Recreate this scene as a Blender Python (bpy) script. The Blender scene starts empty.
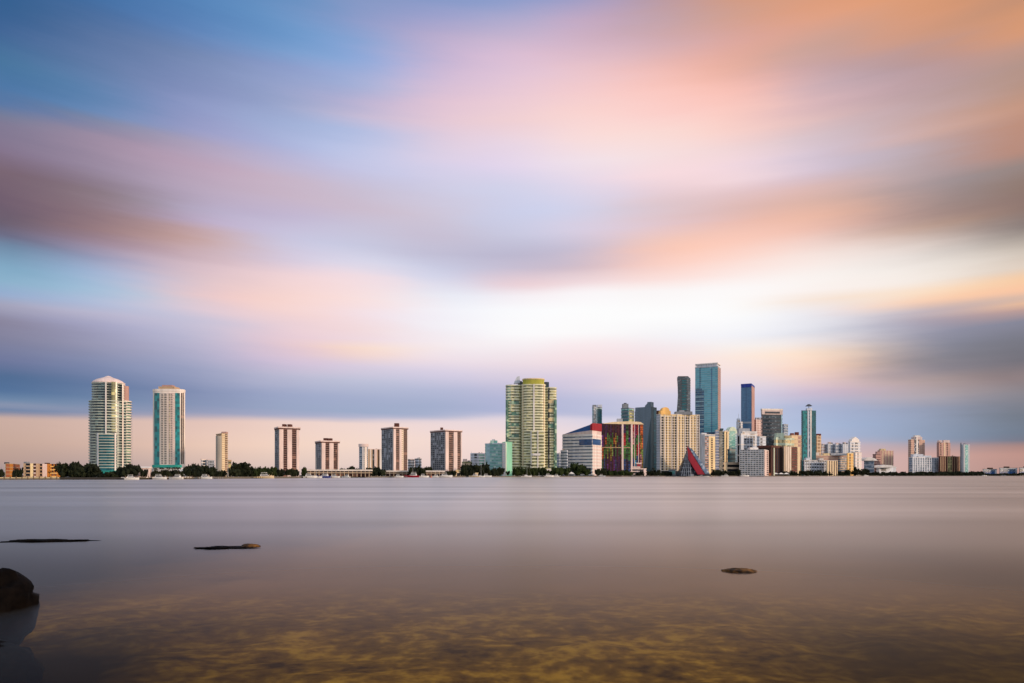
import bpy, math, random
from mathutils import Vector, noise as mnoise

random.seed(11)
R = math.radians
S = bpy.context.scene
col = S.collection

# ------------------------------------------------------------------ camera
K = 1024 * 24.0 / 36.0          # pixels per unit slope of a 24 mm lens
HZ = 475.0                      # row of the horizon
CAM_H = 3.0
cam_d = bpy.data.cameras.new('camera')
cam = bpy.data.objects.new('camera', cam_d)
col.objects.link(cam)
cam.location = (0, 0, CAM_H)
cam.rotation_euler = (R(90), 0, 0)
cam_d.lens = 24.0
cam_d.sensor_width = 36.0
cam_d.shift_y = (HZ - 341.5) / 1024.0
cam_d.clip_start = 0.1
cam_d.clip_end = 90000
S.camera = cam

# ------------------------------------------------------------------ exposure
S.view_settings.view_transform = 'Standard'
S.view_settings.look = 'None'
S.view_settings.exposure = 0.0
S.view_settings.gamma = 1.0
S.view_settings.use_curve_mapping = False
S.render.engine = 'CYCLES'
S.cycles.max_bounces = 6
S.cycles.transparent_max_bounces = 8
S.cycles.use_denoising = True

# ------------------------------------------------------------------ sun
SUN_EL = 9.0
SUN_AZ = 114.0                  # clockwise from +Y: far round to the right
sun_d = bpy.data.lights.new('sun', 'SUN')
sun_d.energy = 2.6
sun_d.angle = R(4.0)
sun_d.color = (1.0, 0.74, 0.54)
sun = bpy.data.objects.new('sun', sun_d)
col.objects.link(sun)
sv = Vector((math.sin(R(SUN_AZ)) * math.cos(R(SUN_EL)), math.cos(R(SUN_AZ)) * math.cos(R(SUN_EL)), math.sin(R(SUN_EL))))
sun.rotation_euler = sv.to_track_quat('Z', 'Y').to_euler()


def lin(h):
    h = h.lstrip('#')
    out = []
    for i in (0, 2, 4):
        c = int(h[i:i + 2], 16) / 255
        out.append(c / 12.92 if c <= 0.04045 else ((c + 0.055) / 1.055) ** 2.4)
    return tuple(out)


# ------------------------------------------------------------------ world: daylight sky under streaked dawn clouds
# each profile is the cloud colour, vignette darkening included, met on the way up from the horizon at one compass bearing
SKY_ROWS = [
 (0, "0:275a8c 30:2f5c90 60:3d6f98 85:4572a2 105:4a73a4 115:6a7896 125:7b7590 150:806f88 172:755f6d 200:665468 222:605668 235:62657f 245:6684a0 265:7ba5c0 280:86aec8 292:8fa9cc 303:9f9fb6 320:857f95 340:7b7c98 360:6c7499 375:4b688f 390:4b6c96 400:6a85a6 406:8a93ac 411:5f7aa0 418:c8aa9f 440:c3a597 460:b79a8f 472:a59394"),
 (106, "0:3e6da3 15:4a6ea0 40:5873a0 70:5f7ba6 95:5f84b2 115:6a8bb8 122:8288a4 140:9b889e 170:99899f 195:8f7d85 215:93797f 232:9b7c80 245:9a8598 258:9c9fbe 272:a3b8da 290:a8c3de 305:b5bfda 313:bcb8d0 325:a2a2c2 345:9696b2 365:7d88ab 385:6379a0 400:7086a8 408:8190ae 414:8c94b0 420:d8b9ad 445:d4b3a5 465:b8a29e 475:a89798"),
 (200, "0:4f80b6 30:5c82b8 55:7488b2 90:8490bd 110:8f97c4 130:9c9cc6 145:b0a2bc 165:bda3b9 185:baa7bd 210:b8adc8 222:c0aeca 230:c8a6a8 240:cba6a0 255:cdafb5 268:d4bac4 280:e0c3c8 295:edc8c8 308:e2cad4 320:c6c2d8 335:bebcd4 350:b2b1cc 370:989fbf 390:808cb0 405:8a95b6 414:9a9eba 422:e2c2b8 445:e8c6b4 465:d3b7ac 475:bba6a4"),
 (285, "0:6390c2 35:6a98cb 50:7aa0d0 65:8c9cca 100:97a5cc 125:9fafd6 145:aab3da 160:b9b4d4 178:c8b4c6 195:c8b4c6 215:c2b6d2 240:cac6e0 260:d6cade 275:f2d4d6 300:f8d4cc 310:f8d6d0 325:edd0d6 345:e4c6d2 360:d6c2d8 375:bcbad2 395:9ea8c8 408:9aa6c4 415:a6aac6 422:efd2c8 445:f3d3c2 465:e0c7bc 475:ccb4b0"),
 (363, "0:8497c4 20:8f9cca 40:84a3d4 60:90aadc 85:a4b2da 100:bdb4d4 115:c8bcd6 130:b2bfe4 150:bac5e8 170:c5c7e6 190:c8bfd4 210:ccbdce 225:c8c2d8 245:c8cae2 262:dcdaec 275:f5dfe4 300:fbe0de 315:f4dfe6 330:f4dbdc 340:f0d8de 348:fbdcc8 355:f6d8cc 365:dacfe0 380:bec1d8 400:a5aecc 412:9eabc8 418:b8b8cf 424:f2d8d0 445:f5dacb 465:e8cfc6 475:d6bdb8"),
 (438, "0:8598c8 15:9a9fcc 35:b5a9cc 55:c6b3d2 80:d4bcd6 100:e0c2d4 120:e4c8d6 145:e2cfe0 165:d8d0e8 190:d0cee6 215:cfc6d8 235:c8bdd0 255:c2bfd6 275:cdd4ec 295:e6ecf8 310:f2f2fa 330:f2eef6 345:f6ecf0 360:eedfe8 372:d6cee4 390:b5bad6 408:a2adcb 416:aab2ce 421:ecd8da 440:f4dad2 460:ecd2cc 475:dcc4c0"),
 (512, "0:8c9dcc 15:a7a8ce 35:c5b4d0 55:dcbfd6 75:e4c6d8 100:ecccd6 120:f0d0d4 145:e8d6e6 165:e2d4ec 185:d2d2ea 210:cbd0ec 235:c6c8e0 255:bab6ce 268:c6bdd2 285:eccdd2 296:f8eef2 310:fcfcfe 335:fdfcfd 350:f6eef2 365:ecdce4 385:c8c2da 400:b4b6d6 412:b2b6d6 418:e4d6de 435:f4dcd8 455:f2d9d2 475:e2ccc8"),
 (586, "0:a69ec4 20:c4a9c4 45:d4b4c6 65:e8c2ca 90:f6cccc 115:fbd6d2 135:fcdcd8 160:f2e2ea 180:e6d9ea 210:d2d2ea 230:d8cfe4 250:c8bed2 268:d0bcc8 282:f0dade 292:fcf8fa 310:fefefe 332:fdfbfb 345:fbeaec 360:f6dfe2 380:d8cce0 400:bcbeda 415:b8bcd8 420:dcd4e2 435:f0dcdc 475:e8d0cc"),
 (661, "0:b89aa4 20:c0a2ac 45:d4acb0 70:f2bdb6 90:fdc8bf 115:fdd0cb 135:fbdcd6 155:f8e0e0 175:fbdcde 190:eccfd4 205:ddc6cc 225:e2c8d0 240:f4c8ba 250:fdc9b4 265:fed0c2 280:fde0da 292:fbf6f6 315:fefefe 335:f6f3f6 350:f4e6ea 368:f8e0e0 385:f2dcdc 395:d8d2e4 415:c5c8de 435:d2d2e4 455:e8d8dc 475:e6d0cc"),
 (739, "0:d29a80 15:d29e8a 40:dca498 65:eaae9c 90:fabfb2 110:fcc9be 130:fbd0c8 148:f2d5d6 165:f2d8e0 180:f6dade 192:e6c6c8 208:deb8b2 222:ecbcae 240:fccbbb 255:fed8cc 270:fde6e0 290:fdfafa 315:fefefe 335:f6f6fb 348:faf2ec 358:fdeadd 372:f3e2e2 390:d8d4e6 410:c2c8e0 430:c0cae0 450:d2d2e2 475:e0cccc"),
 (824, "0:e09c78 15:e2a07e 28:d4a08c 45:c2a09a 65:c0a2a8 85:c7acb6 105:d6b4ba 120:dab9ba 135:d2bfc8 155:cfc2d4 170:d2c2d4 185:deb9b4 200:e0b4a4 215:ecb8a2 228:eebeae 240:f2d4cc 255:f8e8e2 275:fbf4f0 290:fcf2ee 300:f6e2d4 312:e8e6ee 330:dcdce6 340:f0e6e6 352:fee0c8 365:fed6bc 376:f4d0c4 390:ceb8cc 405:aab4d4 425:a3b5d6 437:a8b4d2 446:ccb6be 475:d8b8b0"),
 (918, "0:de9a70 20:dd9a74 35:d29a80 48:bc9690 65:b09498 90:b89ca2 105:c0a4a8 120:c8a6a2 135:d0aca4 145:bcaab0 165:b2a6ae 185:a0949a 205:9c8a8a 218:a48a84 228:bc9c8c 238:d0bab0 255:e2d8d2 270:f4ebe4 282:f8eee6 295:fde0c4 302:fbd0b0 312:b8aab4 325:9c9bb0 345:8c8d9e 360:8c8892 370:988f98 380:b8a4a2 395:b6aab0 408:9aa3bc 440:90a0ba 447:b5a2a8 455:d0a9a2"),
 (1024, "0:c48f70 12:d6966c 35:dc9a70 50:c49680 65:b49284 85:b48f7c 105:c4937a 125:be8a72 150:b98874 165:96837c 185:8c7366 205:846c66 225:786b68 235:9a8e86 250:c2b4a6 268:dcc9b8 278:f6c9a0 290:fbc4a0 297:d8b8a4 303:eebd96 310:c09c92 322:838394 340:74747f 360:6d6b74 378:88787a 395:817e86 415:6e747f 432:6d7787 440:727280 446:a8827a 455:bc8f84 470:b08a80"),
]
AZ_MAX = math.atan(512 / K)
STEP = 2 * AZ_MAX / 12
EL_TOP = R(40)

world = bpy.data.worlds.new('World')
S.world = world
world.use_nodes = True
nt = world.node_tree
nt.nodes.clear()
N = nt.nodes.new
LK = nt.links.new


def val(node, i, v):
    if isinstance(v, (int, float)):
        node.inputs[i].default_value = v
    else:
        LK(v, node.inputs[i])


def mth(op, a, b=0.0, c=None, clamp=False):
    n = N('ShaderNodeMath')
    n.operation = op
    n.use_clamp = clamp
    val(n, 0, a)
    val(n, 1, b)
    if c is not None:
        val(n, 2, c)
    return n.outputs[0]


tc = N('ShaderNodeTexCoord')
sep = N('ShaderNodeSeparateXYZ')
LK(tc.outputs['Generated'], sep.inputs[0])
az0 = mth('ARCTAN2', sep.outputs[0], sep.outputs[1])
el0 = mth('ARCSINE', sep.outputs[2])
# streaky wind-drawn noise that bends the profiles a little
cmb = N('ShaderNodeCombineXYZ')
LK(mth('MULTIPLY', az0, 2.6), cmb.inputs[0])
LK(mth('MULTIPLY_ADD', el0, 22.0, mth('MULTIPLY', az0, 0.8)), cmb.inputs[1])
nz = N('ShaderNodeTexNoise')
nz.inputs['Scale'].default_value = 1.0
nz.inputs['Detail'].default_value = 5.0
nz.inputs['Roughness'].default_value = 0.58
LK(cmb.outputs[0], nz.inputs['Vector'])
nsep = N('ShaderNodeSeparateColor')
LK(nz.outputs['Color'], nsep.inputs[0])
lowfade = mth('MULTIPLY', el0, 12.0, clamp=True)
azw = mth('ADD', az0, mth('MULTIPLY', mth('MULTIPLY', mth('SUBTRACT', nsep.outputs[0], 0.5), 0.11), lowfade))
elw = mth('ADD', el0, mth('MULTIPLY', mth('MULTIPLY', mth('SUBTRACT', nsep.outputs[1], 0.5), 0.012), lowfade))
azc = mth('MINIMUM', mth('MAXIMUM', azw, -AZ_MAX), AZ_MAX)
elf = mth('DIVIDE', elw, EL_TOP, clamp=True)
acc = None
cols = [(-1, SKY_ROWS[0])] + list(enumerate(SKY_ROWS)) + [(13, SKY_ROWS[-1])]
for k, (px, rows) in cols:
    az_k = -AZ_MAX + k * STEP
    az_px = max(-AZ_MAX, min(AZ_MAX, az_k))
    rp = N('ShaderNodeValToRGB')
    rp.color_ramp.interpolation = 'LINEAR'
    st = []
    for tok in rows.split():
        y, h = tok.split(':')
        e = math.atan((HZ - float(y)) / K * math.cos(az_px)) / EL_TOP
        st.append((max(0.0, min(1.0, e)), lin(h)))
    st.sort(key=lambda q: q[0])
    el_ = rp.color_ramp.elements
    while len(el_) < len(st):
        el_.new(0.5)
    for i, (p, c) in enumerate(st):
        el_[i].position = p
    for i, (p, c) in enumerate(st):
        el_[i].color = (*c, 1)
    LK(elf, rp.inputs[0])
    t = mth('ABSOLUTE', mth('DIVIDE', mth('SUBTRACT', azc, az_k), STEP))
    p1 = mth('MAXIMUM', mth('SUBTRACT', 1.5, t), 0.0)
    p2 = mth('MAXIMUM', mth('SUBTRACT', 0.5, t), 0.0)
    w = mth('SUBTRACT', mth('MULTIPLY', mth('MULTIPLY', p1, p1), 0.5), mth('MULTIPLY', mth('MULTIPLY', p2, p2), 1.5))
    cw = N('ShaderNodeCombineXYZ')
    for i in range(3):
        LK(w, cw.inputs[i])
    ma = N('ShaderNodeVectorMath')
    ma.operation = 'MULTIPLY_ADD'
    LK(rp.outputs[0], ma.inputs[0])
    LK(cw.outputs[0], ma.inputs[1])
    if acc is None:
        ma.inputs[2].default_value = (0, 0, 0)
    else:
        LK(acc, ma.inputs[2])
    acc = ma.outputs[0]

sky = N('ShaderNodeTexSky')
sky.sky_type = 'NISHITA'
sky.sun_disc = False
sky.sun_elevation = R(SUN_EL)
sky.sun_rotation = R(SUN_AZ)
SKY_STRENGTH = 0.12
bg_sky = N('ShaderNodeBackground')
LK(sky.outputs[0], bg_sky.inputs[0])
bg_sky.inputs[1].default_value = SKY_STRENGTH
bg_cl = N('ShaderNodeBackground')
LK(acc, bg_cl.inputs[0])
bg_cl.inputs[1].default_value = 1.0
# cloud cover: full over the bay in front, thinning to broken cloud overhead and behind
cover_az = mth('SUBTRACT', 1.0, mth('DIVIDE', mth('SUBTRACT', mth('ABSOLUTE', az0), R(42)), R(40), clamp=True), clamp=True)
cover_el = mth('SUBTRACT', 1.0, mth('DIVIDE', mth('SUBTRACT', el0, R(42)), R(25), clamp=True), clamp=True)
cover = mth('MULTIPLY', mth('MULTIPLY', cover_az, cover_el), 0.985)
# the half of the sky behind the camera: paler broken cloud over the same blue
nb_ = N('ShaderNodeTexNoise')
nb_.inputs['Scale'].default_value = 2.2
nb_.inputs['Detail'].default_value = 4.0
LK(tc.outputs['Generated'], nb_.inputs['Vector'])
rb_ = N('ShaderNodeValToRGB')
rb_.color_ramp.elements[0].position = 0.35
rb_.color_ramp.elements[0].color = (0.36, 0.47, 0.62, 1)
rb_.color_ramp.elements[1].position = 0.68
rb_.color_ramp.elements[1].color = (0.86, 0.80, 0.80, 1)
LK(nb_.outputs[0], rb_.inputs[0])
bg_back = N('ShaderNodeBackground')
LK(rb_.outputs[0], bg_back.inputs[0])
bg_back.inputs[1].default_value = 1.5
mb_ = N('ShaderNodeMixShader')
mb_.inputs[0].default_value = 0.7
LK(bg_sky.outputs[0], mb_.inputs[1])
LK(bg_back.outputs[0], mb_.inputs[2])
mx = N('ShaderNodeMixShader')
LK(cover, mx.inputs[0])
LK(mb_.outputs[0], mx.inputs[1])
LK(bg_cl.outputs[0], mx.inputs[2])
out = N('ShaderNodeOutputWorld')
LK(mx.outputs[0], out.inputs[0])
world.cycles.sampling_method = 'MANUAL'
world.cycles.sample_map_resolution = 1024


# ------------------------------------------------------------------ materials
MATS = {}


def new_mat(name):
    m = bpy.data.materials.new(name)
    m.use_nodes = True
    t = m.node_tree
    b = t.nodes['Principled BSDF']
    MATS[name] = m
    return m, t, b


def paint(name, h, rough=0.7, var=0.22, scale=0.16, streak=True, spec=0.3):
    """painted or cast wall: base colour with broad weathering and fine vertical runs"""
    m, t, b = new_mat(name)
    c = lin(h)
    tcn = t.nodes.new('ShaderNodeTexCoord')
    mp = t.nodes.new('ShaderNodeMapping')
    mp.inputs['Scale'].default_value = (1, 1, 0.22 if streak else 1)
    n1 = t.nodes.new('ShaderNodeTexNoise')
    n1.inputs['Scale'].default_value = scale
    n1.inputs['Detail'].default_value = 5
    t.links.new(tcn.outputs['Object'], mp.inputs[0])
    t.links.new(mp.outputs[0], n1.inputs['Vector'])
    mr = t.nodes.new('ShaderNodeMapRange')
    mr.inputs['From Min'].default_value = 0.3
    mr.inputs['From Max'].default_value = 0.7
    mr.inputs['To Min'].default_value = 1 - var
    mr.inputs['To Max'].default_value = 1 + var * 0.5
    t.links.new(n1.outputs[0], mr.inputs[0])
    mu = t.nodes.new('ShaderNodeVectorMath')
    mu.operation = 'SCALE'
    mu.inputs[0].default_value = c
    t.links.new(mr.outputs[0], mu.inputs['Scale'])
    t.links.new(mu.outputs[0], b.inputs['Base Color'])
    b.inputs['Roughness'].default_value = rough
    b.inputs['Specular IOR Level'].default_value = spec
    return m


def glass(name, h, rough=0.12, var=0.55, cell=(4.0, 3.4), spec=0.6, blind=None, blind_at=0.82, gain=1.0):
    """curtain wall glazing: every pane its own tone, some with drawn blinds"""
    m, t, b = new_mat(name)
    c = tuple(q * gain for q in lin(h))
    nn = t.nodes.new
    tcn = nn('ShaderNodeTexCoord')
    sx = nn('ShaderNodeSeparateXYZ')
    t.links.new(tcn.outputs['Object'], sx.inputs[0])

    def mm(op, a, bb):
        q = nn('ShaderNodeMath')
        q.operation = op
        for i, v in enumerate((a, bb)):
            if isinstance(v, (int, float)):
                q.inputs[i].default_value = v
            else:
                t.links.new(v, q.inputs[i])
        return q.outputs[0]
    s = mm('ADD', sx.outputs[0], mm('MULTIPLY', sx.outputs[1], -0.37))
    fx = mm('FLOOR', mm('DIVIDE', s, cell[0]), 0)
    fz = mm('FLOOR', mm('DIVIDE', sx.outputs[2], cell[1]), 0)
    cb = nn('ShaderNodeCombineXYZ')
    t.links.new(fx, cb.inputs[0])
    t.links.new(fz, cb.inputs[1])
    wn = nn('ShaderNodeTexWhiteNoise')
    wn.noise_dimensions = '2D'
    t.links.new(cb.outputs[0], wn.inputs['Vector'])
    mr = nn('ShaderNodeMapRange')
    mr.inputs['To Min'].default_value = 1 - var
    mr.inputs['To Max'].default_value = 1 + var
    t.links.new(wn.outputs['Value'], mr.inputs[0])
    mu = nn('ShaderNodeVectorMath')
    mu.operation = 'SCALE'
    mu.inputs[0].default_value = c
    t.links.new(mr.outputs[0], mu.inputs['Scale'])
    src = mu.outputs[0]
    if blind:
        gt = mm('GREATER_THAN', wn.outputs['Value'], blind_at)
        mxc = nn('ShaderNodeMix')
        mxc.data_type = 'RGBA'
        t.links.new(gt, mxc.inputs[0])
        t.links.new(src, mxc.inputs[6])
        mxc.inputs[7].default_value = (*lin(blind), 1)
        src = mxc.outputs[2]
    t.links.new(src, b.inputs['Base Color'])
    b.inputs['Roughness'].default_value = rough
    b.inputs['Specular IOR Level'].default_value = spec
    return m


paint('white_paint', 'e6dfda')
paint('warm_white', 'ecdfd4')
paint('cream_paint', 'e3cba6')
paint('pink_white', 'e2cbc4')
paint('cool_white', 'cfd4de')
paint('pale_grey', 'aeb2ba')
paint('mid_grey', '84888f')
paint('dark_grey', '4a4d55')
paint('slate', '71808d', rough=0.6, spec=0.3)
paint('dark_slate', '2c434c', rough=0.35, spec=0.5)
paint('yellow_paint', 'eebc70')
paint('straw_paint', 'e8d0a0')
paint('orange_paint', 'b9752c')
paint('rust_paint', '9c5a38')
paint('tan_paint', 'b99c7d')
paint('pink_tan', 'b48e86')
paint('beige_paint', 'cdb59b')
paint('brown_paint', '573229')
paint('dark_brown', '3a2722')
paint('maroon_paint', '6d2f28')
paint('red_paint', '96202c', rough=0.6)
paint('crimson_steel', '8c1026', rough=0.5)
paint('navy_paint', '2f5c98', rough=0.5)
paint('cobalt_crown', '2b3f9a', rough=0.4)
paint('mint_paint', '97d9b6')
paint('teal_paint', '2f9c90')
paint('lime_crown', 'b5b04a')
paint('green_white', 'cfdcc6')
paint('grey_concrete', '9b948b')
paint('sage_white', 'b9c0b2')
paint('lemon_white', 'e4e1c2')
paint('seawall_stone', '6e665c', scale=0.5)
paint('dark_stone', '38332f', scale=0.5)
paint('timber', '6d5846', scale=1.0)
paint('hull_white', 'ece8e4', rough=0.3, spec=0.5)
paint('hull_blue', '2a3f96', rough=0.3, spec=0.5)
paint('hull_red', 'a92f3a', rough=0.3, spec=0.5)
paint('canvas_white', 'f0ece6', rough=0.9)
paint('buoy_orange', 'e0692c', rough=0.5)
paint('steel', 'b4b6b8', rough=0.4)
paint('black_rubber', '1c1c1e')
glass('dark_window', '20242f', rough=0.4, spec=0.3, blind='70737b', blind_at=0.84)
glass('shadow_window', '161a24', var=0.5, rough=0.5, spec=0.2)
glass('slate_window', '2a3242', var=0.5, rough=0.35, spec=0.4, blind='9aa0ae', blind_at=0.76)
glass('bluegrey_window', '5d6f86', var=0.35, blind='9aa4b2')
glass('brown_window', '3c201a', var=0.5, rough=0.5, spec=0.25, blind='7c5a4c', blind_at=0.86)
glass('teal_glass', '128488', var=0.4, rough=0.25, blind='0a5058', blind_at=0.8)
glass('deep_teal_glass', '0d5560', var=0.4, rough=0.25)
glass('night_glass', '16323c', var=0.6, rough=0.3, blind='5f7a78', blind_at=0.85)
glass('sea_glass', '6fa9a4', var=0.25, blind='a6c4bc')
glass('olive_glass', '77784e', var=0.5, rough=0.3, blind='c2bb80', blind_at=0.75)
glass('green_glass', '527a68', var=0.5, rough=0.3, blind='a9c0a0', blind_at=0.75)
glass('tower_glass', '62a8b8', var=0.16, cell=(6, 4))
glass('tower_glass_dark', '1b4a6c', var=0.4, cell=(6, 4))
glass('blue_glass', '426e94', var=0.16, cell=(5, 4))
glass('grey_glass', '3a4650', var=0.4, blind='66707a', blind_at=0.85)
glass('pale_glass', '8fb0ba', var=0.2)
glass('navy_window', '2b4f80', var=0.25)
for nm, hx in dict(purple='382050', violet='4f2462', magenta='66204c', wine='3c182c', orange='a8542a', amber='8a7030', green='3c6a34',
                   lime='6f8440', dark_green='2a4c34', blue='283c68', sky_blue='4a8aa8', red='94242e', night='241c34', olive='6b6a30', pink='a87878').items():
    glass('panel_' + nm, hx, var=0.75, rough=0.7, spec=0.2, cell=(2.4, 3.4), gain=1.15)


def foliage(name, a, b_):
    m, t, b = new_mat(name)
    tcn = t.nodes.new('ShaderNodeTexCoord')
    n1 = t.nodes.new('ShaderNodeTexNoise')
    n1.inputs['Scale'].default_value = 0.5
    n1.inputs['Detail'].default_value = 4
    t.links.new(tcn.outputs['Object'], n1.inputs['Vector'])
    oi = t.nodes.new('ShaderNodeObjectInfo')
    ad = t.nodes.new('ShaderNodeMath')
    ad.operation = 'MULTIPLY_ADD'
    ad.inputs[1].default_value = 0.5
    t.links.new(oi.outputs['Random'], ad.inputs[0])
    t.links.new(n1.outputs[0], ad.inputs[2])
    rp = t.nodes.new('ShaderNodeValToRGB')
    rp.color_ramp.elements[0].position = 0.35
    rp.color_ramp.elements[0].color = (*a, 1)
    rp.color_ramp.elements[1].position = 1.0
    rp.color_ramp.elements[1].color = (*b_, 1)
    t.links.new(ad.outputs[0], rp.inputs[0])
    t.links.new(rp.outputs[0], b.inputs['Base Color'])
    b.inputs['Roughness'].default_value = 0.85
    b.inputs['Specular IOR Level'].default_value = 0.15
    return m


foliage('leaf_dark', (0.006, 0.009, 0.005), (0.020, 0.025, 0.010))
foliage('leaf_green', (0.009, 0.016, 0.005), (0.034, 0.050, 0.012))
foliage('bark', (0.03, 0.022, 0.016), (0.07, 0.05, 0.035))


# ------------------------------------------------------------------ geometry helpers
def gx(px, Y):
    return (px - 512) / K * Y


def gz(py, Y):
    return CAM_H + (HZ - py) / K * Y


SHORE = [(-500, 440), (0, 430), (140, 450), (250, 590), (350, 780), (440, 900), (530, 1050), (620, 1200), (710, 1400), (800, 1550), (900, 1800), (1024, 2000), (1600, 2500)]


def shore(px):
    for (a, ya), (b, yb) in zip(SHORE, SHORE[1:]):
        if px <= b:
            return ya + (yb - ya) * (px - a) / (b - a)
    return SHORE[-1][1]


LAND_Z = 1.2


class MB:
    """collects faces for one mesh"""

    def __init__(self):
        self.v = []
        self.f = []

    def prism(self, poly, z0, z1):
        n = len(poly)
        o = len(self.v)
        self.v += [(x, y, z0) for x, y in poly] + [(x, y, z1) for x, y in poly]
        self.f += [tuple(o + i for i in reversed(range(n))), tuple(o + n + i for i in range(n))]
        self.f += [(o + i, o + (i + 1) % n, o + n + (i + 1) % n, o + n + i) for i in range(n)]
        return self

    def loft(self, rings):
        """rings: equal-length lists of 3D points, bottom to top"""
        n = len(rings[0])
        o = len(self.v)
        for r in rings:
            self.v += [tuple(p) for p in r]
        self.f.append(tuple(o + i for i in reversed(range(n))))
        self.f.append(tuple(o + (len(rings) - 1) * n + i for i in range(n)))
        for k in range(len(rings) - 1):
            a = o + k * n
            for i in range(n):
                j = (i + 1) % n
                self.f.append((a + i, a + j, a + n + j, a + n + i))
        return self

    def box(self, x0, x1, y0, y1, z0, z1):
        return self.prism([(x0, y0), (x1, y0), (x1, y1), (x0, y1)], z0, z1)

    def tube(self, a, b, r0, r1, n=6):
        a = Vector(a)
        b = Vector(b)
        d = (b - a).normalized()
        s = d.orthogonal().normalized()
        t = d.cross(s)
        rings = []
        for p, r in ((a, r0), (b, r1)):
            rings.append([p + (s * math.cos(2 * math.pi * i / n) + t * math.sin(2 * math.pi * i / n)) * r for i in range(n)])
        return self.loft(rings)

    def mesh(self, name, off=(0, 0, 0)):
        m = bpy.data.meshes.new(name)
        m.from_pydata([(x - off[0], y - off[1], z - off[2]) for x, y, z in self.v], [], self.f)
        m.update()
        return m


def link(name, mesh, mat, parent=None, loc=(0, 0, 0)):
    o = bpy.data.objects.new(name, mesh)
    col.objects.link(o)
    if mat:
        if not mesh.materials:
            mesh.materials.append(MATS[mat] if isinstance(mat, str) else mat)
    o.location = loc
    if parent is not None:
        o.parent = parent
    return o


def tag(o, label, cat, group=None):
    o['label'] = label
    o['category'] = cat
    if group:
        o['group'] = group
    return o


def structure(o):
    o['kind'] = 'structure'
    return o


def thing(name, label, cat, loc, group=None):
    o = bpy.data.objects.new(name, None)
    o.empty_display_size = 1
    col.objects.link(o)
    o.location = loc
    return tag(o, label, cat, group)


def dup_tree(o, children_of, label=None, group=None):
    c = o.copy()
    col.objects.link(c)
    for ch in children_of.get(o.name, []):
        k = ch.copy()
        col.objects.link(k)
        k.parent = c
        for g in children_of.get(ch.name, []):
            q = g.copy()
            col.objects.link(q)
            q.parent = k
    if label:
        c['label'] = label
    if group:
        c['group'] = group
    return c


def offset_poly(poly, d):
    """grow a convex counter-clockwise outline by d"""
    n = len(poly)
    out_ = []
    for i in range(n):
        p0 = Vector(poly[i - 1])
        p1 = Vector(poly[i])
        p2 = Vector(poly[(i + 1) % n])
        e1 = (p1 - p0).normalized()
        e2 = (p2 - p1).normalized()
        n1 = Vector((e1.y, -e1.x))
        n2 = Vector((e2.y, -e2.x))
        b = n1 + n2
        out_.append(tuple(p1 + b * (d / max(0.3, 1 + n1.dot(n2)))))
    return out_


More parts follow.
